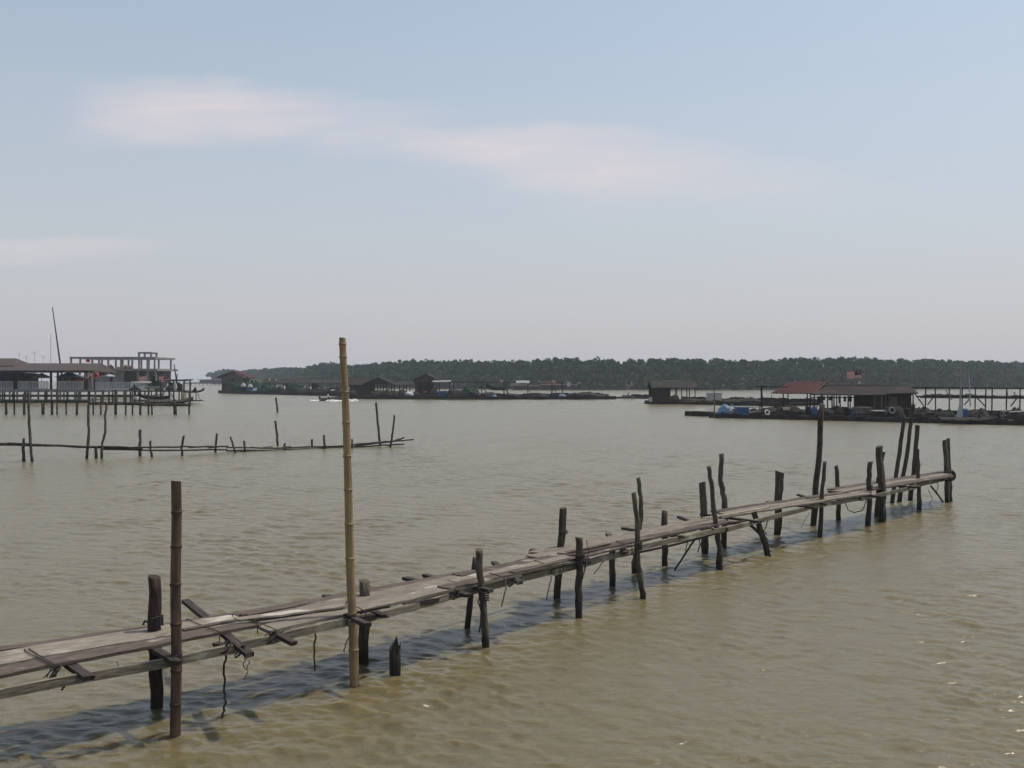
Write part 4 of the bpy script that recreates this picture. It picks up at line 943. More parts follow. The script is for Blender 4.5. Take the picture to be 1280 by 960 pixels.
NH = [(1152,'low brown net heap below the left end of the open timber frame'),(1170,'brown net heap under the bowed rod'),(1184,'dark net heap left of the foot of the tall pale pole'),(1222,'brown net heap right of the tall pale pole'),
      (1248,'brown net heap under the open timber frame near the right edge'),(1270,'net heap at the right edge of the picture'),(1050,'net heap in the shade of the brown shed'),(1032,'net heap below the joint of the red and brown roofs'),
      (1002,'dark heap of nets under the red roof'),(986,'small dark net heap by the left post of the red roof'),(968,'flat net heap between the lone post and the red roof')]
for i, (px, lb) in enumerate(NH): heap('net_heap', px, 0, Yf(px, rr.uniform(3.0,5.5)), rr.uniform(1.6,3.0), rr.uniform(.5,1.0), M['net'], lb, 'net', z=ZT-.02, seed=i+11)
DR = [(1010,'drum',M['drum'],'black drum standing under the right edge of the red roof'),(1018,'drum',M['bdrum'],'dark blue drum under the joint of the two roofs'),(1058,'drum',M['drum'],'black drum in the shade of the brown shed'),
      (1068,'drum',M['bdrum'],'dark blue drum left of the beige box'),(1207,'drum',M['bdrum'],'blue drum right beside the foot of the tall pale pole'),(1134,'drum',M['drum'],'black drum below the cabin right wall')]
for px, nm, m_, lb in DR: drum_up(px, 0, Yf(px, 2.2), m_, lb); C.collection.objects
for o in list(C.collection.objects):
    if o.name.startswith('drum') and o.parent is None and o.type == 'EMPTY': o.location.z = ZT
lean = MB(); lean.bar(P(1262,515,Yf(1262,1)), P(1300,513,Yf(1262,1)), .4, .08); tag(lean.build('white_board', M['white']), 'white plank lying on the deck at the right edge of the picture', 'board')
crate(1254,1258,512.5,515,Yf(1256,1.5),.4,M['white'],'small white box on the deck left of the white plank at the right edge')
boat('skiff', P(1212,528.5,Yf(1212,-1.3)), .02, 5.5, 1.2, .5, .35, M['hull'], 'dark low skiff moored along the deck right of the tall pale pole', engine=False)

# far line beyond the frame: second raft
raft('fish_farm_raft', (1150,497.5), (1360,499), 8, .4, 'distant thin raft seen through the open timber frame at right', nfloat=14, lanes=[0, 6])

# ------------------------------------------------------------------ hut raft (815-900)
R2, L2_, yw = raft('fish_farm_raft', (806,504.5), (985,508), 11, .55, 'low raft carrying the small brown roofed hut in the middle', nfloat=18, lanes=[0, 5, 10])
Y = 172; hut = frame_root('raft_hut', 840, 503, Y, 'small hut with a brown gabled roof and open porch on the middle raft', 'hut', z=.55)
q = lambda px: PXm(px, Y) - hut.location.x
gable(hut, 'roof', q(868)-q(818), 5, PZ(484.5,Y)-.55, PZ(475.5,Y)-.55, M['roof_br'], 'x', .5, x0=(q(868)+q(818))/2)
boards_wall(hut, 'wall', q(815.5), q(838), 0, -.1, PZ(484.5,Y)-.6, M['wall_w'])
lbox(hut, 'wall', q(815.5), q(838), 4.6, 4.7, -.1, PZ(484.5,Y)-.6, M['wall_w']); lbox(hut, 'wall', q(838)-.05, q(838)+.03, .06, 4.58, -.1, PZ(484.5,Y)-.6, M['wall_w'])
lbox(hut, 'window', q(824), q(829), -.05, -.02, 1.2, 1.9, M['drum'])
for px in (846,852,858.5,869): lpost(hut, 'post', q(px), .05, -.1, PZ(485,Y)-.55, .16, M['wood_far']); 
for px in (850,868): lpost(hut, 'post', q(px), 4.7, -.1, PZ(485,Y)-.55, .16, M['wood_far'])
gb = MB(); gb.add([(q(869),-.2,PZ(484.5,Y)-.6),(q(869),5.2,PZ(484.5,Y)-.6),(q(869),2.5,PZ(476.5,Y)-.6),(q(869)+.06,-.2,PZ(484.5,Y)-.6),(q(869)+.06,5.2,PZ(484.5,Y)-.6),(q(869)+.06,2.5,PZ(476.5,Y)-.6)],[(0,1,2),(3,5,4),(0,3,4,1),(1,4,5,2),(2,5,3,0)]); gb.build('gable_end', M['wall_w'], hut, local=True)
crate(812,815,496.5,502,170,.6,M['white'],'thin white box at the left corner of the small hut')
heap('net_heap', 842, 0, 171, 1.8, 1.0, M['net'], 'dark net heap on the porch of the small hut', 'net', z=.55, seed=31)
for i, (px, lb) in enumerate([(880,'net heap right of the small hut'),(915,'low net heap on the raft between the grey box and the lone post'),(935,'low net heap on the raft just left of the lone post'),(862,'net heap under the right end of the hut roof')]):
    heap('net_heap', px, 0, 164, rr.uniform(2.5,4.5), rr.uniform(.4,.7), M['net'], lb, 'net', z=.5, seed=40+i)

# ------------------------------------------------------------------ centre raft (560-810)
R3, L3_, yw = raft('fish_farm_raft', (556,499.5), (770,499), 14, .65, 'long low fish farm raft under thin poles in the centre', nfloat=30, lanes=[0, 6, 12])
R4, L4_, yw = raft('fish_farm_raft', (765,498), (812,498.5), 6, .35, 'thin low raft joining the centre raft to the small hut', nfloat=8, lanes=[0, 4])
Y = 218; s5 = frame_root('pole_frame', 640, 497, Y, 'thin awning frame of posts and a long beam on the centre raft', 'frame', z=.65)
q5 = lambda px, py, b=0: P(px, py, Y+b) - s5.location
t_ = MB(); t_.bar(q5(560,477.5), q5(705,478.8), .22, .16); t_.build('top_beam', M['wood_far'], s5, local=True)
for px in (567,602,630,634,660,690,703): p = q5(px, 490); lpost(s5, 'post', p.x, .15, -.2, q5(px,478.3).z, .22, M['wood_far'])
t_ = MB()
for (a, b, c, d) in [(631,486,638,494),(660,484,665,494),(691,484,697,494),(603,484,610,493)]: t_.bar(q5(a,b,.4), q5(c,d,.4), .14)
t_.build('brace', M['wood_far'], s5, local=True)
lean_to(s5, 'grey_sheet', q5(645,0).x, q5(662,0).x, -.9, q5(0,479).z+.05, 1.8, q5(0,477).z+.25, M['roof_gy'])
lean_to(s5, 'grey_sheet', q5(672,0).x, q5(690,0).x, -.9, q5(0,479.5).z+.05, 1.8, q5(0,478).z+.25, M['roof_br'])
bt = boat('hoisted_boat', P(620,488,Y-1), math.pi, (632-607)/F*Y, 1.5, .75, .9, M['hull_t'], 'dark boat hull slung under the beam of the centre raft, bow to the left', engine=False)
for i, (px, m_, lb, hh) in enumerate([(571,'net','net heap at the left end of the centre raft',1.4),(585,'green','green brown net heap on the left part of the centre raft, tallest there',2.0),(592,'net','net heap left of the slung boat hull',1.6),(610,'net','net heap below the slung boat hull',.9),
          (640,'net','low net heap right of the slung boat hull',.6),(676,'net','low net heap left of the blue and white sheet',.6),(722,'net','low net heap right of the blue and white sheet',.8),(735,'net','rounded net heap past the end of the awning frame',.9),(786,'net','small heap on the thin joining raft',.6),(752,'net','low heap near the right end of the centre raft',.5)]):
    heap('net_heap', px, 0, 214, rr.uniform(2.5,4.5), hh, M[m_], lb, 'net', z=.6 if px < 770 else .3, seed=60+i)
heap('tarpaulin', 703, 0, 213, 1.5, .5, M['ltblue'], 'pale blue and white sheet on the centre raft below the second flag', 'tarpaulin', z=.62, seed=71)
heap('tarpaulin', 618, 0, 211.5, .9, .35, M['ltblue'], 'small pale blue sheet at the front edge of the centre raft', 'tarpaulin', z=.62, seed=72)
flag(625, 478, 472, 217, 625, 629, 474, 477.6, 'tiny pink and white flag over the beam left of centre', stripes=True, canton=False)
flag(690, 478.5, 473, 217, 690, 694.5, 475, 478, 'tiny red and white flag over the right part of the centre raft beam', stripes=True, canton=False)

# distant kelong beyond the centre raft
Y = 400; kel = frame_root('distant_kelong', 685, 487, Y, 'far low fishing platform with red roofs in front of the mangroves', 'platform', z=0)
qk = lambda px, py, b=0: P(px, py, Y+b) - kel.location
t_ = MB(); t_.box(qk(640,0).x, qk(782,0).x, 0, 5, .2, .7); t_.build('deck', M['wood_far'], kel, local=True)
for i, (a, b, c, m_) in enumerate([(641,660,480.5,'roof_dk'),(662,676,481.5,'roof_br'),(676,700,479.5,'roof_rd'),(700,720,480.0,'roof_dk'),(722,727,477.8,'wall_w')]):
    lean_to(kel, 'roof', qk(a,0).x, qk(b,0).x, -.4, qk(0,c+1.5).z, 4, qk(0,c).z, M[m_], th=.2)
    lbox(kel, 'wall', qk(a,0).x+.4, qk(b,0).x-.5, .5, 3.5, .7, qk(0,c+2.1).z, M['wood_far' if i % 2 else 'wall_w'])
for k in range(16): lpost(kel, 'stilt', qk(642+k*9.2,0).x, .4, -1, .5, .25, M['wood_far'])
crate(709,713,477.8,483,398,.5,M['white'],'bright white sheet on the far fishing platform with red roofs')

# ------------------------------------------------------------------ left rafts with houses
R5, L5_, yw = raft('fish_farm_raft', (427,498.5), (560,499.5), 12, .8, 'raft carrying two dark gabled houses right of the tall bamboo pole', nfloat=24, lanes=[0, 5, 10])
Y = 230
hs_ = frame_root('raft_house', 460, 497, Y, 'wide dark raft house with hipped thatch roofs just right of the tall bamboo pole', 'house', z=.8)
q6 = lambda px, py, b=0: P(px, py, Y+b) - hs_.location
gable(hs_, 'roof', q6(462,0).x-q6(437,0).x, 7, q6(0,481).z, q6(0,472.5).z, M['roof_dk'], 'x', .3, .2, x0=(q6(462,0).x+q6(437,0).x)/2, y0=.5)
gable(hs_, 'roof', q6(490,0).x-q6(456,0).x, 6, q6(0,479.5).z, q6(0,471.5).z, M['roof_br'], 'y', .3, .2, x0=(q6(490,0).x+q6(456,0).x)/2, y0=.1)
boards_wall(hs_, 'wall', q6(437,0).x, q6(452,0).x, .4, -.2, q6(0,481).z-.1, M['wall_w']); boards_wall(hs_, 'wall', q6(454,0).x, q6(464,0).x, .3, -.2, q6(0,480).z, M['wall_w'])
lbox(hs_, 'wall', q6(437,0).x, q6(464,0).x, 6.5, 6.6, -.2, q6(0,481).z, M['wall_w'])
boards_wall(hs_, 'gable_end', q6(458,0).x, q6(488,0).x, .2, q6(0,480.4).z, q6(0,479.9).z, M['wall_w'], gable_to=q6(0,472.2).z)
for px in (468,475,479,486,489): lpost(hs_, 'post', q6(px,0).x, .3, -.1, q6(0,480).z, .22, M['wood_far']); lpost(hs_, 'post', q6(px,0).x, 5.6, -.1, q6(0,480).z, .22, M['wood_far'])
sh = frame_root('raft_shelter', 500, 497, Y, 'low flat roofed shelter between the two dark gabled raft houses', 'shelter', z=.8)
q7 = lambda px, py, b=0: P(px, py, Y+b) - sh.location
lean_to(sh, 'roof', q7(491,0).x, q7(515,0).x, 0, q7(0,481).z, 5, q7(0,477).z, M['roof_br'])
for k, px in enumerate((493,499,504,508,512)): lpost(sh, 'post', q7(px,0).x, .3, -.1, q7(0,480.5).z, .2, M['wood_far'])
lbox(sh, 'grey_sheet', q7(493,0).x, q7(507,0).x, 4.9, 5.2, q7(0,477).z-.1, q7(0,476).z, M['roof_gy'])
Y = 226; h3 = frame_root('raft_house', 533, 497, Y, 'tallest dark raft house with a pointed gable facing the viewer', 'house', z=.8)
q8 = lambda px, py, b=0: P(px, py, Y+b) - h3.location
gable(h3, 'roof', q8(546,0).x-q8(519,0).x, 7, q8(0,475.5).z, q8(0,467.3).z, M['roof_dk'], 'y', .7, .22, x0=(q8(546,0).x+q8(519,0).x)/2)
boards_wall(h3, 'front_wall', q8(519,0).x, q8(537,0).x, 0, -.2, q8(0,477).z, M['wall_w']); boards_wall(h3, 'gable_end', q8(519,0).x, q8(546,0).x, .08, q8(0,477.0).z, q8(0,475.7).z, M['wall_p'], gable_to=q8(0,468.2).z)
lbox(h3, 'door', q8(523,0).x, q8(527,0).x, -.07, -.03, 0, 2.0, M['drum']); lbox(h3, 'rear_wall', q8(519,0).x, q8(537,0).x, 6.6, 6.7, -.2, q8(0,477).z, M['wall_w'])
for px in (541,546): lpost(h3, 'post', q8(px,0).x, .2, -.1, q8(0,476.5).z, .25, M['wood_far'])
sg = frame_root('grey_canopy', 552, 497, 222, 'pale grey flat canopy on posts right of the pointed raft house', 'canopy', z=.75)
q9 = lambda px, py, b=0: P(px, py, 222+b) - sg.location
lean_to(sg, 'roof', q9(540,0).x, q9(563,0).x, 0, q9(0,477.3).z, 3.5, q9(0,475.4).z, M['roof_gy'], th=.15)
for px in (542,549,562): lpost(sg, 'post', q9(px,0).x, .2, -.1, q9(0,477.5).z, .22, M['wood_far'])
crate(547,559,489,495.5,219,1.5,M['blue'],'blue covered box under the pale grey canopy'); crate(529,533,489,496,222,1,M['redw'],'orange red crate by the door of the pointed raft house')
for i, (px, m_, lb, hh) in enumerate([(440,'net','net heap at the left front of the wide raft house',1.2),(470,'net','brown heap in front of the wide raft house',.9),(482,'net','net heap under the right eave of the wide raft house',1.1),(492,'net','low brown heap between the two raft houses',1.0),
          (503,'net','net heap in the low flat roofed shelter',1.2),(512,'rail','whitish heap at the left wall of the pointed raft house',.9),(518,'net','dark heap at the left corner of the pointed raft house',.8),(541,'net','dark heap right of the orange red crate',1.5),(566,'net','heap at the right end of the house raft',1.3)]):
    heap('net_heap', px, 0, 221, rr.uniform(1.6,3.0), hh, M[m_], lb, 'net', z=.75, seed=80+i)

R6, L6_, yw = raft('fish_farm_raft', (273,491.5), (430,495.5), 14, .9, 'raft farthest left carrying the red roofed house and a long low shed', nfloat=26, lanes=[0, 6, 12])
Y = 322; h4 = frame_root('raft_house', 291, 491, Y, 'two storey raft house with a red roof and faded brown wall, leftmost raft house', 'house', z=.9)
qa = lambda px, py, b=0: P(px, py, Y+b) - h4.location
gable(h4, 'roof', qa(309,0).x-qa(275,0).x, 8, qa(0,471.5).z, qa(0,463.5).z, M['roof_rd'], 'y', .8, .3, x0=(qa(307,0).x+qa(275,0).x)/2)
boards_wall(h4, 'upper_wall', qa(278,0).x, qa(304,0).x, 0, qa(0,479).z, qa(0,471.5).z, M['wall_p'], gable_to=qa(0,465.5).z); boards_wall(h4, 'lower_wall', qa(277,0).x, qa(306,0).x, .3, -.3, qa(0,479).z-.05, M['wall_w'])
lbox(h4, 'window', qa(289,0).x, qa(293,0).x, -.1, -.03, qa(0,477).z, qa(0,473).z, M['wall_w']); lbox(h4, 'side_wall', qa(304,0).x-.1, qa(304,0).x+.1, .4, 7.8, -.3, qa(0,472).z-.1, M['wall_w']); lbox(h4, 'side_wall', qa(277,0).x-.1, qa(277,0).x+.05, .4, 7.8, -.3, qa(0,472).z-.1, M['wall_w'])
Y = 300; h5 = frame_root('long_shed', 370, 493, Y, 'long low brown roofed open shed running right from the red roofed raft house', 'shed', z=.85)
qb = lambda px, py, b=0: P(px, py, Y+b) - h5.location
lean_to(h5, 'roof', qb(308,0).x, qb(326,0).x, -.6, qb(0,480.5).z, 5, qb(0,474).z, M['greenr'], .12, 3)
lean_to(h5, 'roof', qb(326.2,0).x, qb(386,0).x, -.6, qb(0,479).z, 5, qb(0,473).z, M['roof_br'], .12, 8); lean_to(h5, 'roof', qb(386.2,0).x, qb(432,0).x, -.6, qb(0,478.5).z, 5, qb(0,475).z, M['roof_dk'], .12, 6)
for px in (314,322,331,341,344,354,357,362,376,386,392,396,400,413,421,429): lpost(h5, 'post', qb(px,0).x, rr.uniform(0,.4), -.1, qb(0,479.5).z, rr.uniform(.22,.4), M['wood_far'])
for a, b in ((354,360),(387,396),(340,342)): boards_wall(h5, 'wall_panel', qb(a,0).x, qb(b,0).x, 3, -.1, qb(0,479).z, M['wall_w'])
lbox(h5, 'shelf', qb(396,0).x, qb(430,0).x, 4, 5, .4, .9, M['wood_far'])
for i, (px, w_, hh, m_, lb) in enumerate([(300,5,2.6,'green','dark green net pile against the red roofed raft house'),(316,6,2.9,'green','largest dark green net pile under the green roof sheet'),(334,5,2.2,'green','green net pile right of the green roof sheet'),(370,6,2.6,'green','rounded dark green pile under the middle of the long shed'),
          (350,3,1.4,'net','small brown heap under the long shed left of the rounded green pile'),(384,2.5,1.2,'net','small heap right of the rounded green pile'),(403,4,1.2,'net','net heap near the right end of the long shed'),(408,3,.9,'hull','dark heap near the right end of the long shed, beside a net heap')]):
    heap('net_heap', px, 0, 297, w_, hh, M[m_], lb, 'net', z=.8, seed=100+i)
for i, (px, py, c, lb) in enumerate([(304,482,'white','white bag on top of the green nets by the red roofed house'),(313,483,'white','smaller white bag on the green nets'),(312,488,'blue','blue bag low in front of the green nets'),(318,487.5,'ltblue','pale blue bag low in front of the green nets')]):
    heap('bag', px, py+1.2, 295.2, 1.6, 1.0, M[c], lb, 'bag', seed=120+i)
for i, (px, w_) in enumerate([(337,3),(345,2.5)]):
    heap('bag', px, 476 if i else 475.6, 301, .5, .5, M['white'], ['white bundle lying on the roof of the long shed','smaller white bundle on the long shed roof, right of the other'][i], 'bag', z=PZ(475.5,301), seed=130+i)

# ------------------------------------------------------------------ motorboat with wake and rider
bw = W(418, 501); mbt = boat('motorboat', (bw.x-.3, bw.y, -.05), math.radians(8), 4.8, 1.4, .75, .45, M['hull'], 'small dark motorboat speeding past the tall bamboo pole', pitch=-.07)
def person(loc, label, yaw=0, shirt='shirt'):
    me = bpy.data.meshes.new('person'); J = [(0,0,.45),(0,0,.75),(0,0,.98),(0,0,1.08),(.01,0,1.2),(.02,0,1.3),  (-.0,.2,.95),(.18,.26,.75),(.36,.2,.68), (0,-.2,.95),(.18,-.26,.75),(.36,-.2,.68), (.1,.1,.43),(.46,.13,.45),(.5,.13,.05),(.6,.13,.0),(.1,-.1,.43),(.46,-.13,.45),(.5,-.13,.05),(.6,-.13,.0)]
    E = [(0,1),(1,2),(2,3),(3,4),(4,5),(2,6),(6,7),(7,8),(2,9),(9,10),(10,11),(0,12),(12,13),(13,14),(14,15),(0,16),(16,17),(17,18),(18,19)]
    Rr = [.15,.16,.14,.06,.10,.085,.07,.05,.04,.07,.05,.04,.10,.07,.05,.04,.10,.07,.05,.04]
    me.from_pydata(J, E, []); o = bpy.data.objects.new('person', me); C.collection.objects.link(o); o.location = loc; o.rotation_euler = (0,0,yaw)
    s_ = o.modifiers.new('skin', 'SKIN'); 
    for i, r in enumerate(Rr): me.skin_vertices[0].data[i].radius = (r, r)
    me.skin_vertices[0].data[0].use_root = True
    o.modifiers.new('sub', 'SUBSURF').render_levels = 2; me.materials.append(M['skin'])
    t_ = MB(); t_.tube([(0,0,.48),(0,0,.75),(0,0,.98),(0,0,1.04)], [.18,.19,.185,.09], 12); t_.tube([(0,.17,.97),(.1,.25,.84)], [.09,.075], 8); t_.tube([(0,-.17,.97),(.1,-.25,.84)], [.09,.075], 8); t_.build('shirt', M[shirt], o, local=True, smooth=True)
    t_ = MB(); t_.tube([(-.01,0,1.24),(0,0,1.30),(0,0,1.36),(0,0,1.39)], [.105,.112,.08,.03], 10); t_.build('hair', M['hair'], o, local=True, smooth=True)
    t_ = MB(); t_.tube([(0,.09,.44),(.42,.13,.46)], [.13,.09], 8); t_.tube([(0,-.09,.44),(.42,-.13,.46)], [.13,.09], 8); t_.build('trousers', M['hair'], o, local=True, smooth=True)
    return tag(o, label, 'person')
try:
    person((bw.x-1.2, bw.y-.2, .12), 'seated person in a white shirt steering the small motorboat', math.radians(8))
except Exception as e: print('PERSON', e)
t_ = MB(); rr = random.Random(3)
def foam(px0, px1, py, hw, hz, n_):
    for k in range(n_):
        px = px0 + (px1-px0)*(k + rr.random())/n_; c = W(px, py + rr.uniform(-hw, hw)); r = rr.uniform(.25,.7); h = rr.uniform(.3,1)*hz
        t_.add([c+Vector((-r,0,-.01)), c+Vector((0,-r*.9,-.01)), c+Vector((r,0,-.01)), c+Vector((0,r*.9,-.01)), c+Vector((rr.uniform(-.2,.2)*r,0,h))], [(0,1,4),(1,2,4),(2,3,4),(3,0,4)])
foam(409,440,501.2,.5,.40,60); foam(388,414,500.6,.35,.12,30); foam(425,446,500.8,.8,.45,40)
tag(t_.build('wake_foam', M['foam'], origin=bw), 'white foam thrown up around the small motorboat', 'foam', kind='stuff')

# ------------------------------------------------------------------ left settlement
# front stilt walkway
Y = 121; fw = frame_root('stilt_walkway', 120, 518, Y, 'long stilt walkway over the water in front of the railed pavilion', 'walkway', z=0)
ql = lambda px, py, b=0: P(px, py, Y+b) - fw.location
for (a, b, py) in [(-80, 112, 499.3), (112, 180, 502.6), (175, 240, 504.0)]:
    t_ = MB(); n_ = max(3, int((b-a)/6)); p = ql(a, py); q = ql(b, py + .6)
    for k in range(n_):
        u0 = p.lerp(q, k/n_); u1 = p.lerp(q, (k+.97)/n_); j = rr.uniform(-.03,.03); t_.box(u0.x, u1.x, -.6, .6, u0.z-.12+j, u0.z+j)
    t_.build('deck', M['wood_mid'], fw, local=True)
    t_ = MB(); t_.bar(p - Vector((0,.45,.22)), q - Vector((0,.45,.22)), .12, .16); t_.build('beam', M['wood_far'], fw, local=True)
for i, px in enumerate([-40,-30,-12,6,9.5,16,33,51,57,63,74,81,98,115,128,143,159,164,177,184,192,217,222,235]):
    top = {33: 492, 74: 486, 115: 497, 128: 495, 143: 487, 159: 488, 164: 487, 235: 488, 184: 485, 217: 500}.get(px, 500.5 if px < 112 else 504)
    p = ql(px, 518); q = ql(px + rr.uniform(-1,1), top); t_ = MB(); wv = .2 + .1*(i % 3 == 0)
    t_.tube([Vector((p.x, -.5 + (i % 2)*.9, -.8)), Vector(((p.x+q.x)/2, -.5 + (i % 2)*.9, q.z/2)), Vector((q.x, -.5 + (i % 2)*.9, q.z))], [wv/2*1.1, wv/2, wv/2*.9], 6, .1, seed=i); t_.build('stilt', M['post'], fw, local=True)
# railed deck and roof (pavilion)
Y = 183; pv_ = frame_root('pavilion', 60, 503, Y, 'open brown roofed waterside pavilion with pale railing on stilts at the left edge', 'pavilion', z=0)
qp = lambda px, py, b=0: P(px, py, Y+b) - pv_.location
lbox(pv_, 'deck', qp(-90,0).x, qp(166,0).x, 0, 12, qp(0,489.5).z, qp(0,487).z, M['conc'])
t_ = MB(); e0, e1, zf, zt = qp(-90,0).x, qp(119,0).x, qp(0,463.5).z, qp(0,453.5).z
t_.add([(e0,-1,zf),(e1,-1,zf),(e1-.7,4.5,zt),(e0,4.5,zt),(e0,10,zf),(e1,10,zf)],[(0,1,2,3),(3,2,5,4)]); t_.add([(e0,-1,zf-.25),(e1,-1,zf-.25),(e1,10,zf-.25),(e0,10,zf-.25)],[(3,2,1,0)]); b0 = len(t_.v)
t_.add([(e0,-1,zf-.25),(e1,-1,zf-.25),(e1,-1,zf),(e0,-1,zf)],[(0,1,2,3)]); t_.add([(e1,-1,zf-.25),(e1,10,zf-.25),(e1,10,zf),(e1-.7,4.5,zt),(e1,-1,zf)],[(0,1,2,3,4)])
t_.build('roof', M['roof_pav'], pv_, local=True)
t_ = MB(); zr = qp(0,447).z; t_.add([(qp(-70,0).x,2,zt-.5),(qp(10.5,0).x,2,zt-.5),(qp(0,0).x,6,zr),(qp(-60,0).x,6,zr),(qp(-70,0).x,11,zt-.5),(qp(10.5,0).x,11,zt-.5)],[(0,1,2,3),(3,2,5,4),(1,5,2)]); t_.build('upper_roof', M['roof_pav'], pv_, local=True)
lbox(pv_, 'fascia', e0, e1, -1.12, -1.02, zf-.35, zf+.05, M['wood_far'])
for px in (-60,-25,12,20.5,62,70.5,107,117): lpost(pv_, 'column', qp(px,0).x, .6, qp(0,487).z, zf, .42 if px not in (107,117) else .34, M['wood_far'])
for px in (-40,0,35,80,115): lpost(pv_, 'column', qp(px,0).x, 9, qp(0,487).z, zf, .35, M['wood_far'])
for i, px in enumerate(list(range(-80, 168, 9))): lpost(pv_, 'stilt', qp(px + rr.uniform(-1.5,1.5),0).x, .5, -1, qp(0,489).z, .34, M['conc' if i % 3 else 'post'])
for i, px in enumerate(list(range(-75, 168, 14))): lpost(pv_, 'stilt', qp(px + rr.uniform(-2,2),0).x, 7, -1, qp(0,489).z, .34, M['conc'])
lbox(pv_, 'understage', qp(-90,0).x, qp(166,0).x, 8, 8.3, .9, 1.3, M['wood_far']); lbox(pv_, 'tie_beam', qp(-90,0).x, qp(166,0).x, .3, .48, qp(0,496).z, qp(0,495).z, M['wood_far'])
sections = [(-88,-52),(-50,-14),(-12,16),(22,60),(72,104),(119,163)]
for a, b in sections:
    t_ = MB(); z0, z1 = qp(0,486.9).z, qp(0,476.6 if b < 118 else 477.5).z; x0, x1 = qp(a,0).x, qp(b,0).x
    t_.box(x0, x1, .02, .14, z1-.14, z1); t_.box(x0, x1, .02, .14, z0+.12, z0+.24)
    n_ = int((x1-x0)/.27)
    for k in range(n_+1): xx = x0 + (x1-x0-.12)*k/n_; t_.box(xx, xx+.12, .03, .13, z0, z1-.14)
    t_.build('railing', M['rail'], pv_, local=True)
t_ = MB(); z1 = qp(0,477).z; t_.box(qp(163,0).x, qp(164,0).x, .0, 7, z1-.14, z1); 
for k in range(14): t_.box(qp(163,0).x, qp(164,0).x, k*.5, k*.5+.12, qp(0,487).z, z1-.14)
t_.build('railing', M['rail'], pv_, local=True)
lbox(pv_, 'back_wall', qp(-90,0).x, qp(12,0).x, 11, 11.2, qp(0,487).z, zf-.4, M['wood_far'])
# lifebuoys hung on the posts
for px, lb in ((109,'orange and white lifebuoy hung on the left of the two end posts of the pavilion'),(120,'orange lifebuoy hung on the last post at the right end of the pavilion')):
    o = torus('lifebuoy', P(px,469.5,183.1)+Vector((0,-.1,0)), .42, .13, (0,-1,0), M['redw'] if px == 120 else M['white']); tag(o, lb, 'lifebuoy')
    if px == 109:
        me = o.data; me.materials.append(M['redw'])
        for p_ in me.polygons:
            if (p_.index // 60) % 2: p_.material_index = 1
# umbrellas behind the railing
def parasol(px, py, Y, w_, h_, m, label, zb):
    c = P(px, py, Y); root = empty('parasol', (c.x, Y, zb), label, 'parasol', None); H = c.z - zb; t_ = MB(); n_ = 8; vs_ = [(0,0,H)] + [(math.cos(6.283*k/n_)*w_/2, math.sin(6.283*k/n_)*w_/2, H-h_) for k in range(n_)] + [(math.cos(6.283*k/n_)*w_/2, math.sin(6.283*k/n_)*w_/2, H-h_-.18) for k in range(n_)]
    t_.add(vs_, [(0,1+k,1+(k+1)%n_) for k in range(n_)] + [(1+k,9+k,9+(k+1)%n_,1+(k+1)%n_) for k in range(n_)]); t_.build('canopy', m, root, local=True); lpost(root, 'pole', 0, 0, 0, H-.05, .1, M['metal'])
zb = PZ(487,190)
parasol(52,466,190,3.6,.8,M['rail'],'pale grey parasol under the middle of the pavilion roof',zb); parasol(87,464.5,193,5,.9,M['ltblue'],'pale blue parasol left of the end posts of the pavilion',zb); parasol(129,465.5,190,4.4,.6,M['rail'],'pale parasol standing outside the right end of the pavilion roof',zb)
for i, (px0, px1, m_, lb) in enumerate([(96,104,'redw','orange red banner behind the railing left of the white and orange lifebuoy'),(26,32,'white','white table behind the railing at left'),(40,46,'beige','beige table behind the railing under the grey parasol')]):
    crate(px0, px1, 473 if i == 0 else 477, 476.5 if i == 0 else 487, 191, .6, M[m_], lb, ['banner_box','serving_counter','serving_counter'][i], ['banner','counter','counter'][i])
# deck shops behind the pavilion
Y = 212; bk = frame_root('shop_row', 40, 500, Y, 'row of dark low shop buildings behind the pavilion at the left edge', 'building', z=0)
qz = lambda px, py, b=0: P(px, py, Y+b) - bk.location
for k, (a, b, top, m_) in enumerate([(-90,4,464,'wall_w'),(5,28,466,'wall_p'),(72,100,471,'wall_w')]):
    lbox(bk, 'wall', qz(a,0).x, qz(b,0).x, 0, 6, qz(0,489).z, qz(0,top).z, M[m_]); lean_to(bk, 'roof', qz(a,0).x-.3, qz(b,0).x+.3, -1, qz(0,top).z, 6.5, qz(0,top-2.5).z, M['roof_gy' if k == 2 else 'roof_br'])
lbox(bk, 'deck', qz(-90,0).x, qz(135,0).x, -1, 8, qz(0,490).z, qz(0,488.8).z, M['conc'])
for px in range(-80, 136, 16): lpost(bk, 'stilt', qz(px,0).x, 0, -1, qz(0,489.5).z, .35, M['conc'])

# unfinished concrete building
Y = 262; cb = frame_root('unfinished_building', 141, 495, Y, 'unfinished grey concrete frame building with open upper storey', 'building', z=0)
qc = lambda px, py, b=0: P(px, py, Y+b) - cb.location
lbox(cb, 'ground_slab', qc(90,0).x, qc(194,0).x, 0, 16, qc(0,486).z-.5, qc(0,485).z, M['conc']); lbox(cb, 'first_floor_slab', qc(86,0).x, qc(197,0).x, -.3, 16, qc(0,463.5).z, qc(0,460.8).z, M['conc'])
t_ = MB(); zt_ = qc(0,446).z; 
for yv in (0, 7.5, 15.5): t_.box(qc(87,0).x, qc(193.5,0).x, yv, yv+.4, zt_-.5, zt_)
t_.build('roof_beam', M['conc'], cb, local=True)
t_ = MB()
for px in (87.5,114,141,172,192): t_.box(qc(px,0).x, qc(px,0).x+.36, .42, 15.48, zt_-.46, zt_-.04)
t_.build('roof_beam', M['conc'], cb, local=True)
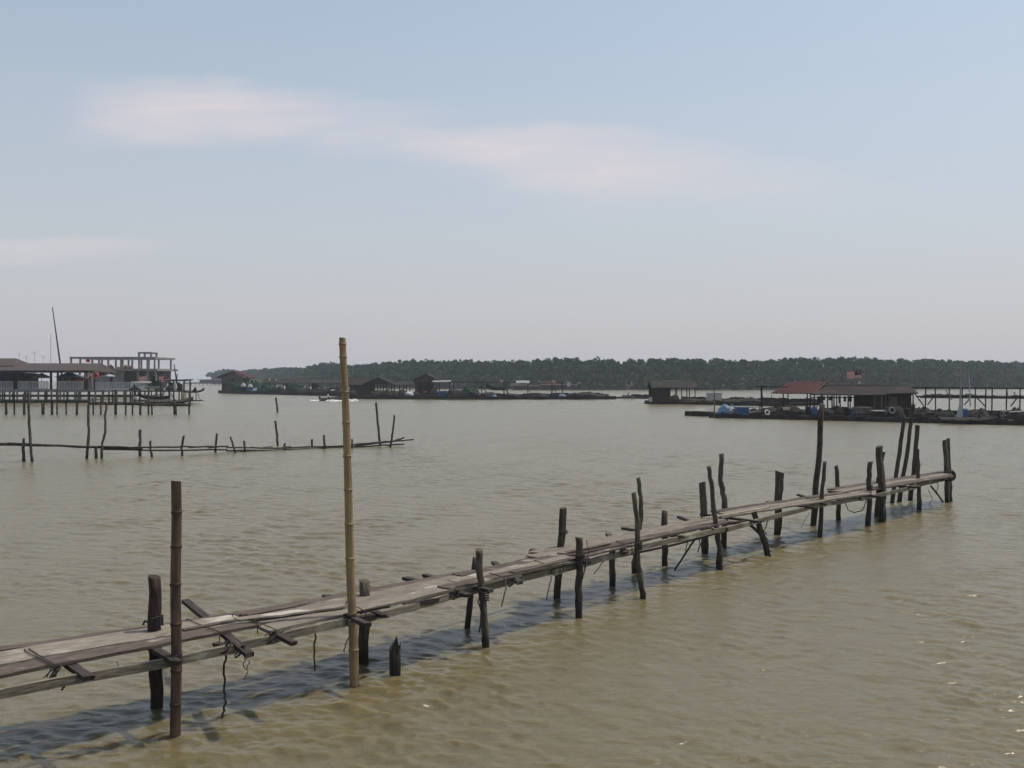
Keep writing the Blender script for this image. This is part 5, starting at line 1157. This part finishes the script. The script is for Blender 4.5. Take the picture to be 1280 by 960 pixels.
for px in (87.5,99,114,126,134,143.5,152,164,172.5,183,192):
    lbox(cb, 'column', qc(px,0).x, qc(px,0).x+.4, 0.02, .38, qc(0,460.8).z, zt_-.5, M['conc'])
for px in (92,104,121,131,148,158,171,187): lbox(cb, 'column', qc(px,0).x, qc(px,0).x+.4, 15.5, 15.9, qc(0,460.8).z, zt_-.5, M['conc'])
for px in (98,112,134,152,171,183,193): lbox(cb, 'column', qc(px,0).x, qc(px,0).x+.45, 0.02, .42, qc(0,485).z, qc(0,463.5).z, M['conc'])
for a, b, m_ in ((136,151,'conc'),(153,171,'wood_far'),(113,134,'conc')): lbox(cb, 'infill_wall', qc(a,0).x, qc(b,0).x, 1.2, 1.4, qc(0,485).z, qc(0,463.6).z, M[m_])
lbox(cb, 'infill_wall', qc(98,0).x, qc(194,0).x, 12, 12.2, qc(0,485).z, qc(0,463.6).z, M['conc'])
t_ = MB(); z0, z1 = zt_+.02, qc(0,440).z
for px in (172.5,187.5):
    for yv in (0, 4): t_.box(qc(px,0).x, qc(px,0).x+.4, yv, yv+.4, zt_+.004, z1-.4)
t_.box(qc(172.3,0).x, qc(189.8,0).x, -.03, .43, z1-.4, z1); t_.box(qc(172.3,0).x, qc(189.8,0).x, 3.97, 4.43, z1-.4, z1); t_.build('stair_head_frame', M['conc'], cb, local=True)
for i, (a, b, h_) in enumerate([(117,124,1.0),(126,131,.8),(134,142,1.0),(145,150,.5),(153,160,.9),(161,167,.8)]):
    c = P((a+b)/2, 460.6, Y+2); heap('brick_pile', (a+b)/2, 460.8, Y+2, (b-a)/F*Y, h_, M['brick'], ['leftmost low red brick pile on the open upper floor','second red brick pile from the left on the open upper floor','widest red brick pile on the open upper floor, left of its middle','small flat red brick pile at the middle of the open upper floor','red brick pile right of the middle of the open upper floor','rightmost red brick pile on the open upper floor'][i], 'bricks', z=PZ(460.8,Y)+.02, seed=140+i, d_=2)
# mast and antennas
def p_thing(name, a, b, Y, r0, r1, m, label, cat='pole', zb=None):
    p = P(*a, Y); q = P(*b, Y); 
    if zb is not None: f_ = (zb - p.z)/(q.z-p.z); p = p + (q-p)*f_
    return pole_thing(name, [p, p.lerp(q,.5), q], r0, r1, m, label, cat)
p_thing('leaning_mast', (75,453), (65.5,384), 200, .20, .08, M['wood_far'], 'very tall dark pole leaning left above the pavilion roof', 'mast', zb=2.4)
o = p_thing('thin_mast', (63.5,455), (63.5,417), 420, .12, .10, M['rail'], 'faint thin distant mast left of the tall leaning pole', 'mast', zb=0)
for i, (px, top, lb) in enumerate([(24,441,'faint television aerial on the far left above the roof'),(33,445,'second faint aerial from the left above the roof'),(43,440,'tallest faint aerial with a flat top bar, above the roof'),(54,445,'faint aerial with a short double fork left of the thin mast')]):
    Ya = 340; root = frame_root('aerial', px, 455, Ya, lb, 'aerial', z=4); x = root.location.x; t_ = MB(); t_.tube([(x,Ya,4),(x,Ya,PZ(top,Ya))], .06, 5); t_.build('mast', M['rail'], root)
    t_ = MB(); z_ = PZ(top,Ya)-.06; t_.bar((x-.9,Ya,z_),(x+.9,Ya,z_),.06); t_.bar((x-.5,Ya+.1,z_-.5),(x+.5,Ya+.1,z_-.5),.05); t_.build('crossbars', M['rail'], root)
flag(107.5,461,447, 250, 107.5, 112.5, 448.5, 452.5, 'small dark flag seen against the upper storey of the unfinished building', stripes=False, canton=False)
flag(205.5,478,466.5, 190, 211, 198.5, 469, 476.5, 'red and white striped flag with dark corner, right of the unfinished building')
flag(183.5,478,467, 192, 183.5, 174, 469.5, 476, 'pink red striped flag at the foot of the unfinished building', canton=False)
# landing stage with boats right of the pavilion
Y = 178; ls = frame_root('landing_stage', 200, 503, Y, 'cluttered dark landing stage with a thin roof right of the pavilion', 'landing stage', z=0)
qs = lambda px, py, b=0: P(px, py, Y+b) - ls.location
lean_to(ls, 'roof', qs(205,0).x, qs(233,0).x, 0, qs(0,475.5).z, 4, qs(0,474).z, M['roof_dk'], .15, 5); lean_to(ls, 'roof', qs(166,0).x, qs(186,0).x, 0, qs(0,478.5).z, 4, qs(0,477).z, M['roof_gy'], .12, 4)
lbox(ls, 'deck', qs(166,0).x, qs(236,0).x, 0, 5, qs(0,489.8).z, qs(0,488.5).z, M['wood_far']); lbox(ls, 'lower_deck', qs(170,0).x, qs(246,0).x, -2, 3, qs(0,501.5).z, qs(0,500.3).z, M['wood_far'])
for i, px in enumerate((168,174,181,186,190,196,201,207,212,218,224,229,233,238)):
    lpost(ls, 'stilt', qs(px,0).x, rr.uniform(-.1,.4) - (2.5 if i % 5 == 2 else .25), -1, qs(0, 475 if (px > 204 and i % 2) else 488 if i % 3 else 480).z, rr.uniform(.2,.34), M['wood_far'], lean=rr.uniform(-.2,.2))
t_ = MB()
for (a, b, c, d) in [(190,500,196,489),(200,500,204,490),(206,490,199,501),(212,490,219,500),(170,482,184,480),(186,495,200,493)]: t_.bar(qs(a,b,-.6), qs(c,d,-.6), .12)
t_.build('brace', M['wood_mid'], ls, local=True)
for a, b, c, d in ((187,192,470,486),(189,196,476,487),(206,222,478,486)): boards_wall(ls, 'screen', qs(a,0).x, qs(b,0).x, .9 if a != 189 else 1.3, qs(0,d).z, qs(0,c).z, M['wall_w'])
t_ = MB(); t_.box(qs(230,0).x, qs(230,0).x+.15, -.6, -.45, qs(0,498).z, qs(0,490).z); t_.box(qs(233,0).x, qs(233,0).x+.15, -.6, -.45, qs(0,498).z, qs(0,490).z); t_.box(qs(229.5,0).x, qs(234,0).x, -.62, -.43, qs(0,498.8).z, qs(0,498).z); t_.build('yellow_ladder', M['yellow'], ls, local=True)
tr_l = P(247,500,172)
bd = frame_root('boat_rack', 246, 501, 172, 'thin leaning props under the raised boat with the upturned bow', 'rack', z=0); qr = lambda px, py, b=0: P(px, py, 172+b) - bd.location
t_ = MB()
for (a, b, c, d) in [(245,502,245,491),(251,500,247,492),(236,502,236,491)]: t_.tube([qr(a,b), qr(c,d)], .09, 6)
t_.build('prop', M['rail'], bd, local=True); lbox(bd, 'foot_board', qr(233,0).x, qr(254,0).x, -.3, .4, qr(0,501.3).z, qr(0,500.4).z, M['wood_far'])
boat('raised_boat', P(243,491,172), 0, (256-231)/F*172, 1.2, .35, .55, M['hull'], 'dark narrow boat with upturned bow raised on props, right end of the landing stage', engine=False)
heap('net_heap', 243.5, 0, 172, .7, .7, M['hull'], 'dark bundle lying in the raised boat', 'net', z=PZ(489.5,172), seed=150)
boat('moored_boat', P(212,504.5,165), 0, (243-184)/F*165, 1.6, .6, .5, M['hull_t'], 'long dark boat lying low alongside the landing stage', engine=False)
boat('upper_boat', P(192,499.5,168), math.pi, (212-172)/F*168, 1.5, .55, .7, M['hull'], 'dark boat with raised bow pointing left, behind the long moored boat', engine=False)
boat('striped_boat', P(191,486.5,176), math.pi, (200-180)/F*176, 1.2, .5, .5, M['rail'], 'small pale boat on the landing stage deck', engine=False)
for i, (px, py, w_, h_, m_, lb) in enumerate([(171,499,1.6,.5,'white','white sacks left of the dark boat with raised bow'),(176,499,1.3,.4,'white','smaller white sack beside the white sacks'),(169,488,1.8,.7,'net','brown heap at the left end of the landing stage deck'),(199,488,1.6,.8,'net','brown heap in the middle of the landing stage deck'),
       (213,488,1.6,1.0,'hull','dark heap under the thin roof of the landing stage'),(219,488,.7,1.3,'white','narrow white bundle standing under the thin roof'),(209,488,.6,1.2,'white','short white bundle left of the narrow white one'),(225,488,1.0,1.2,'drum','black bundle under the right part of the thin roof')]):
    heap('bundle', px, py, 177.5, w_, h_, M[m_], lb, 'bundle', seed=160+i)
p_thing('boat_mast', (220.5,475), (217.5,455), 180, .16, .07, M['wood_far'], 'short dark leaning mast above the thin roof of the landing stage', 'mast', zb=2.2)
p_thing('boat_mast', (221,475), (221.5,467), 180.5, .12, .07, M['wood_far'], 'shorter upright mast right beside the leaning one above the thin roof', 'mast', zb=2.2)
# far jetty behind the red roofed raft house
Y = 800; fj = frame_root('far_jetty', 262, 480, Y, 'faint far jetty line on the horizon left of the red roofed raft house', 'jetty', z=0); qj = lambda px, py, b=0: P(px, py, Y+b) - fj.location
lbox(fj, 'deck', qj(228,0).x, qj(282,0).x, 0, 6, qj(0,479.6).z, qj(0,478.2).z, M['wood_far']); lbox(fj, 'shed', qj(249,0).x, qj(275,0).x, 1, 5, qj(0,478.2).z, qj(0,474.8).z, M['wood_mid']); lbox(fj, 'roof', qj(246,0).x, qj(277,0).x, .4, 5.6, qj(0,474.8).z+.01, qj(0,474.2).z, M['roof_gy'])
for px in range(229, 283, 5): lpost(fj, 'stilt', qj(px,0).x, .5, -1, qj(0,479.5).z, .5, M['wood_far'])
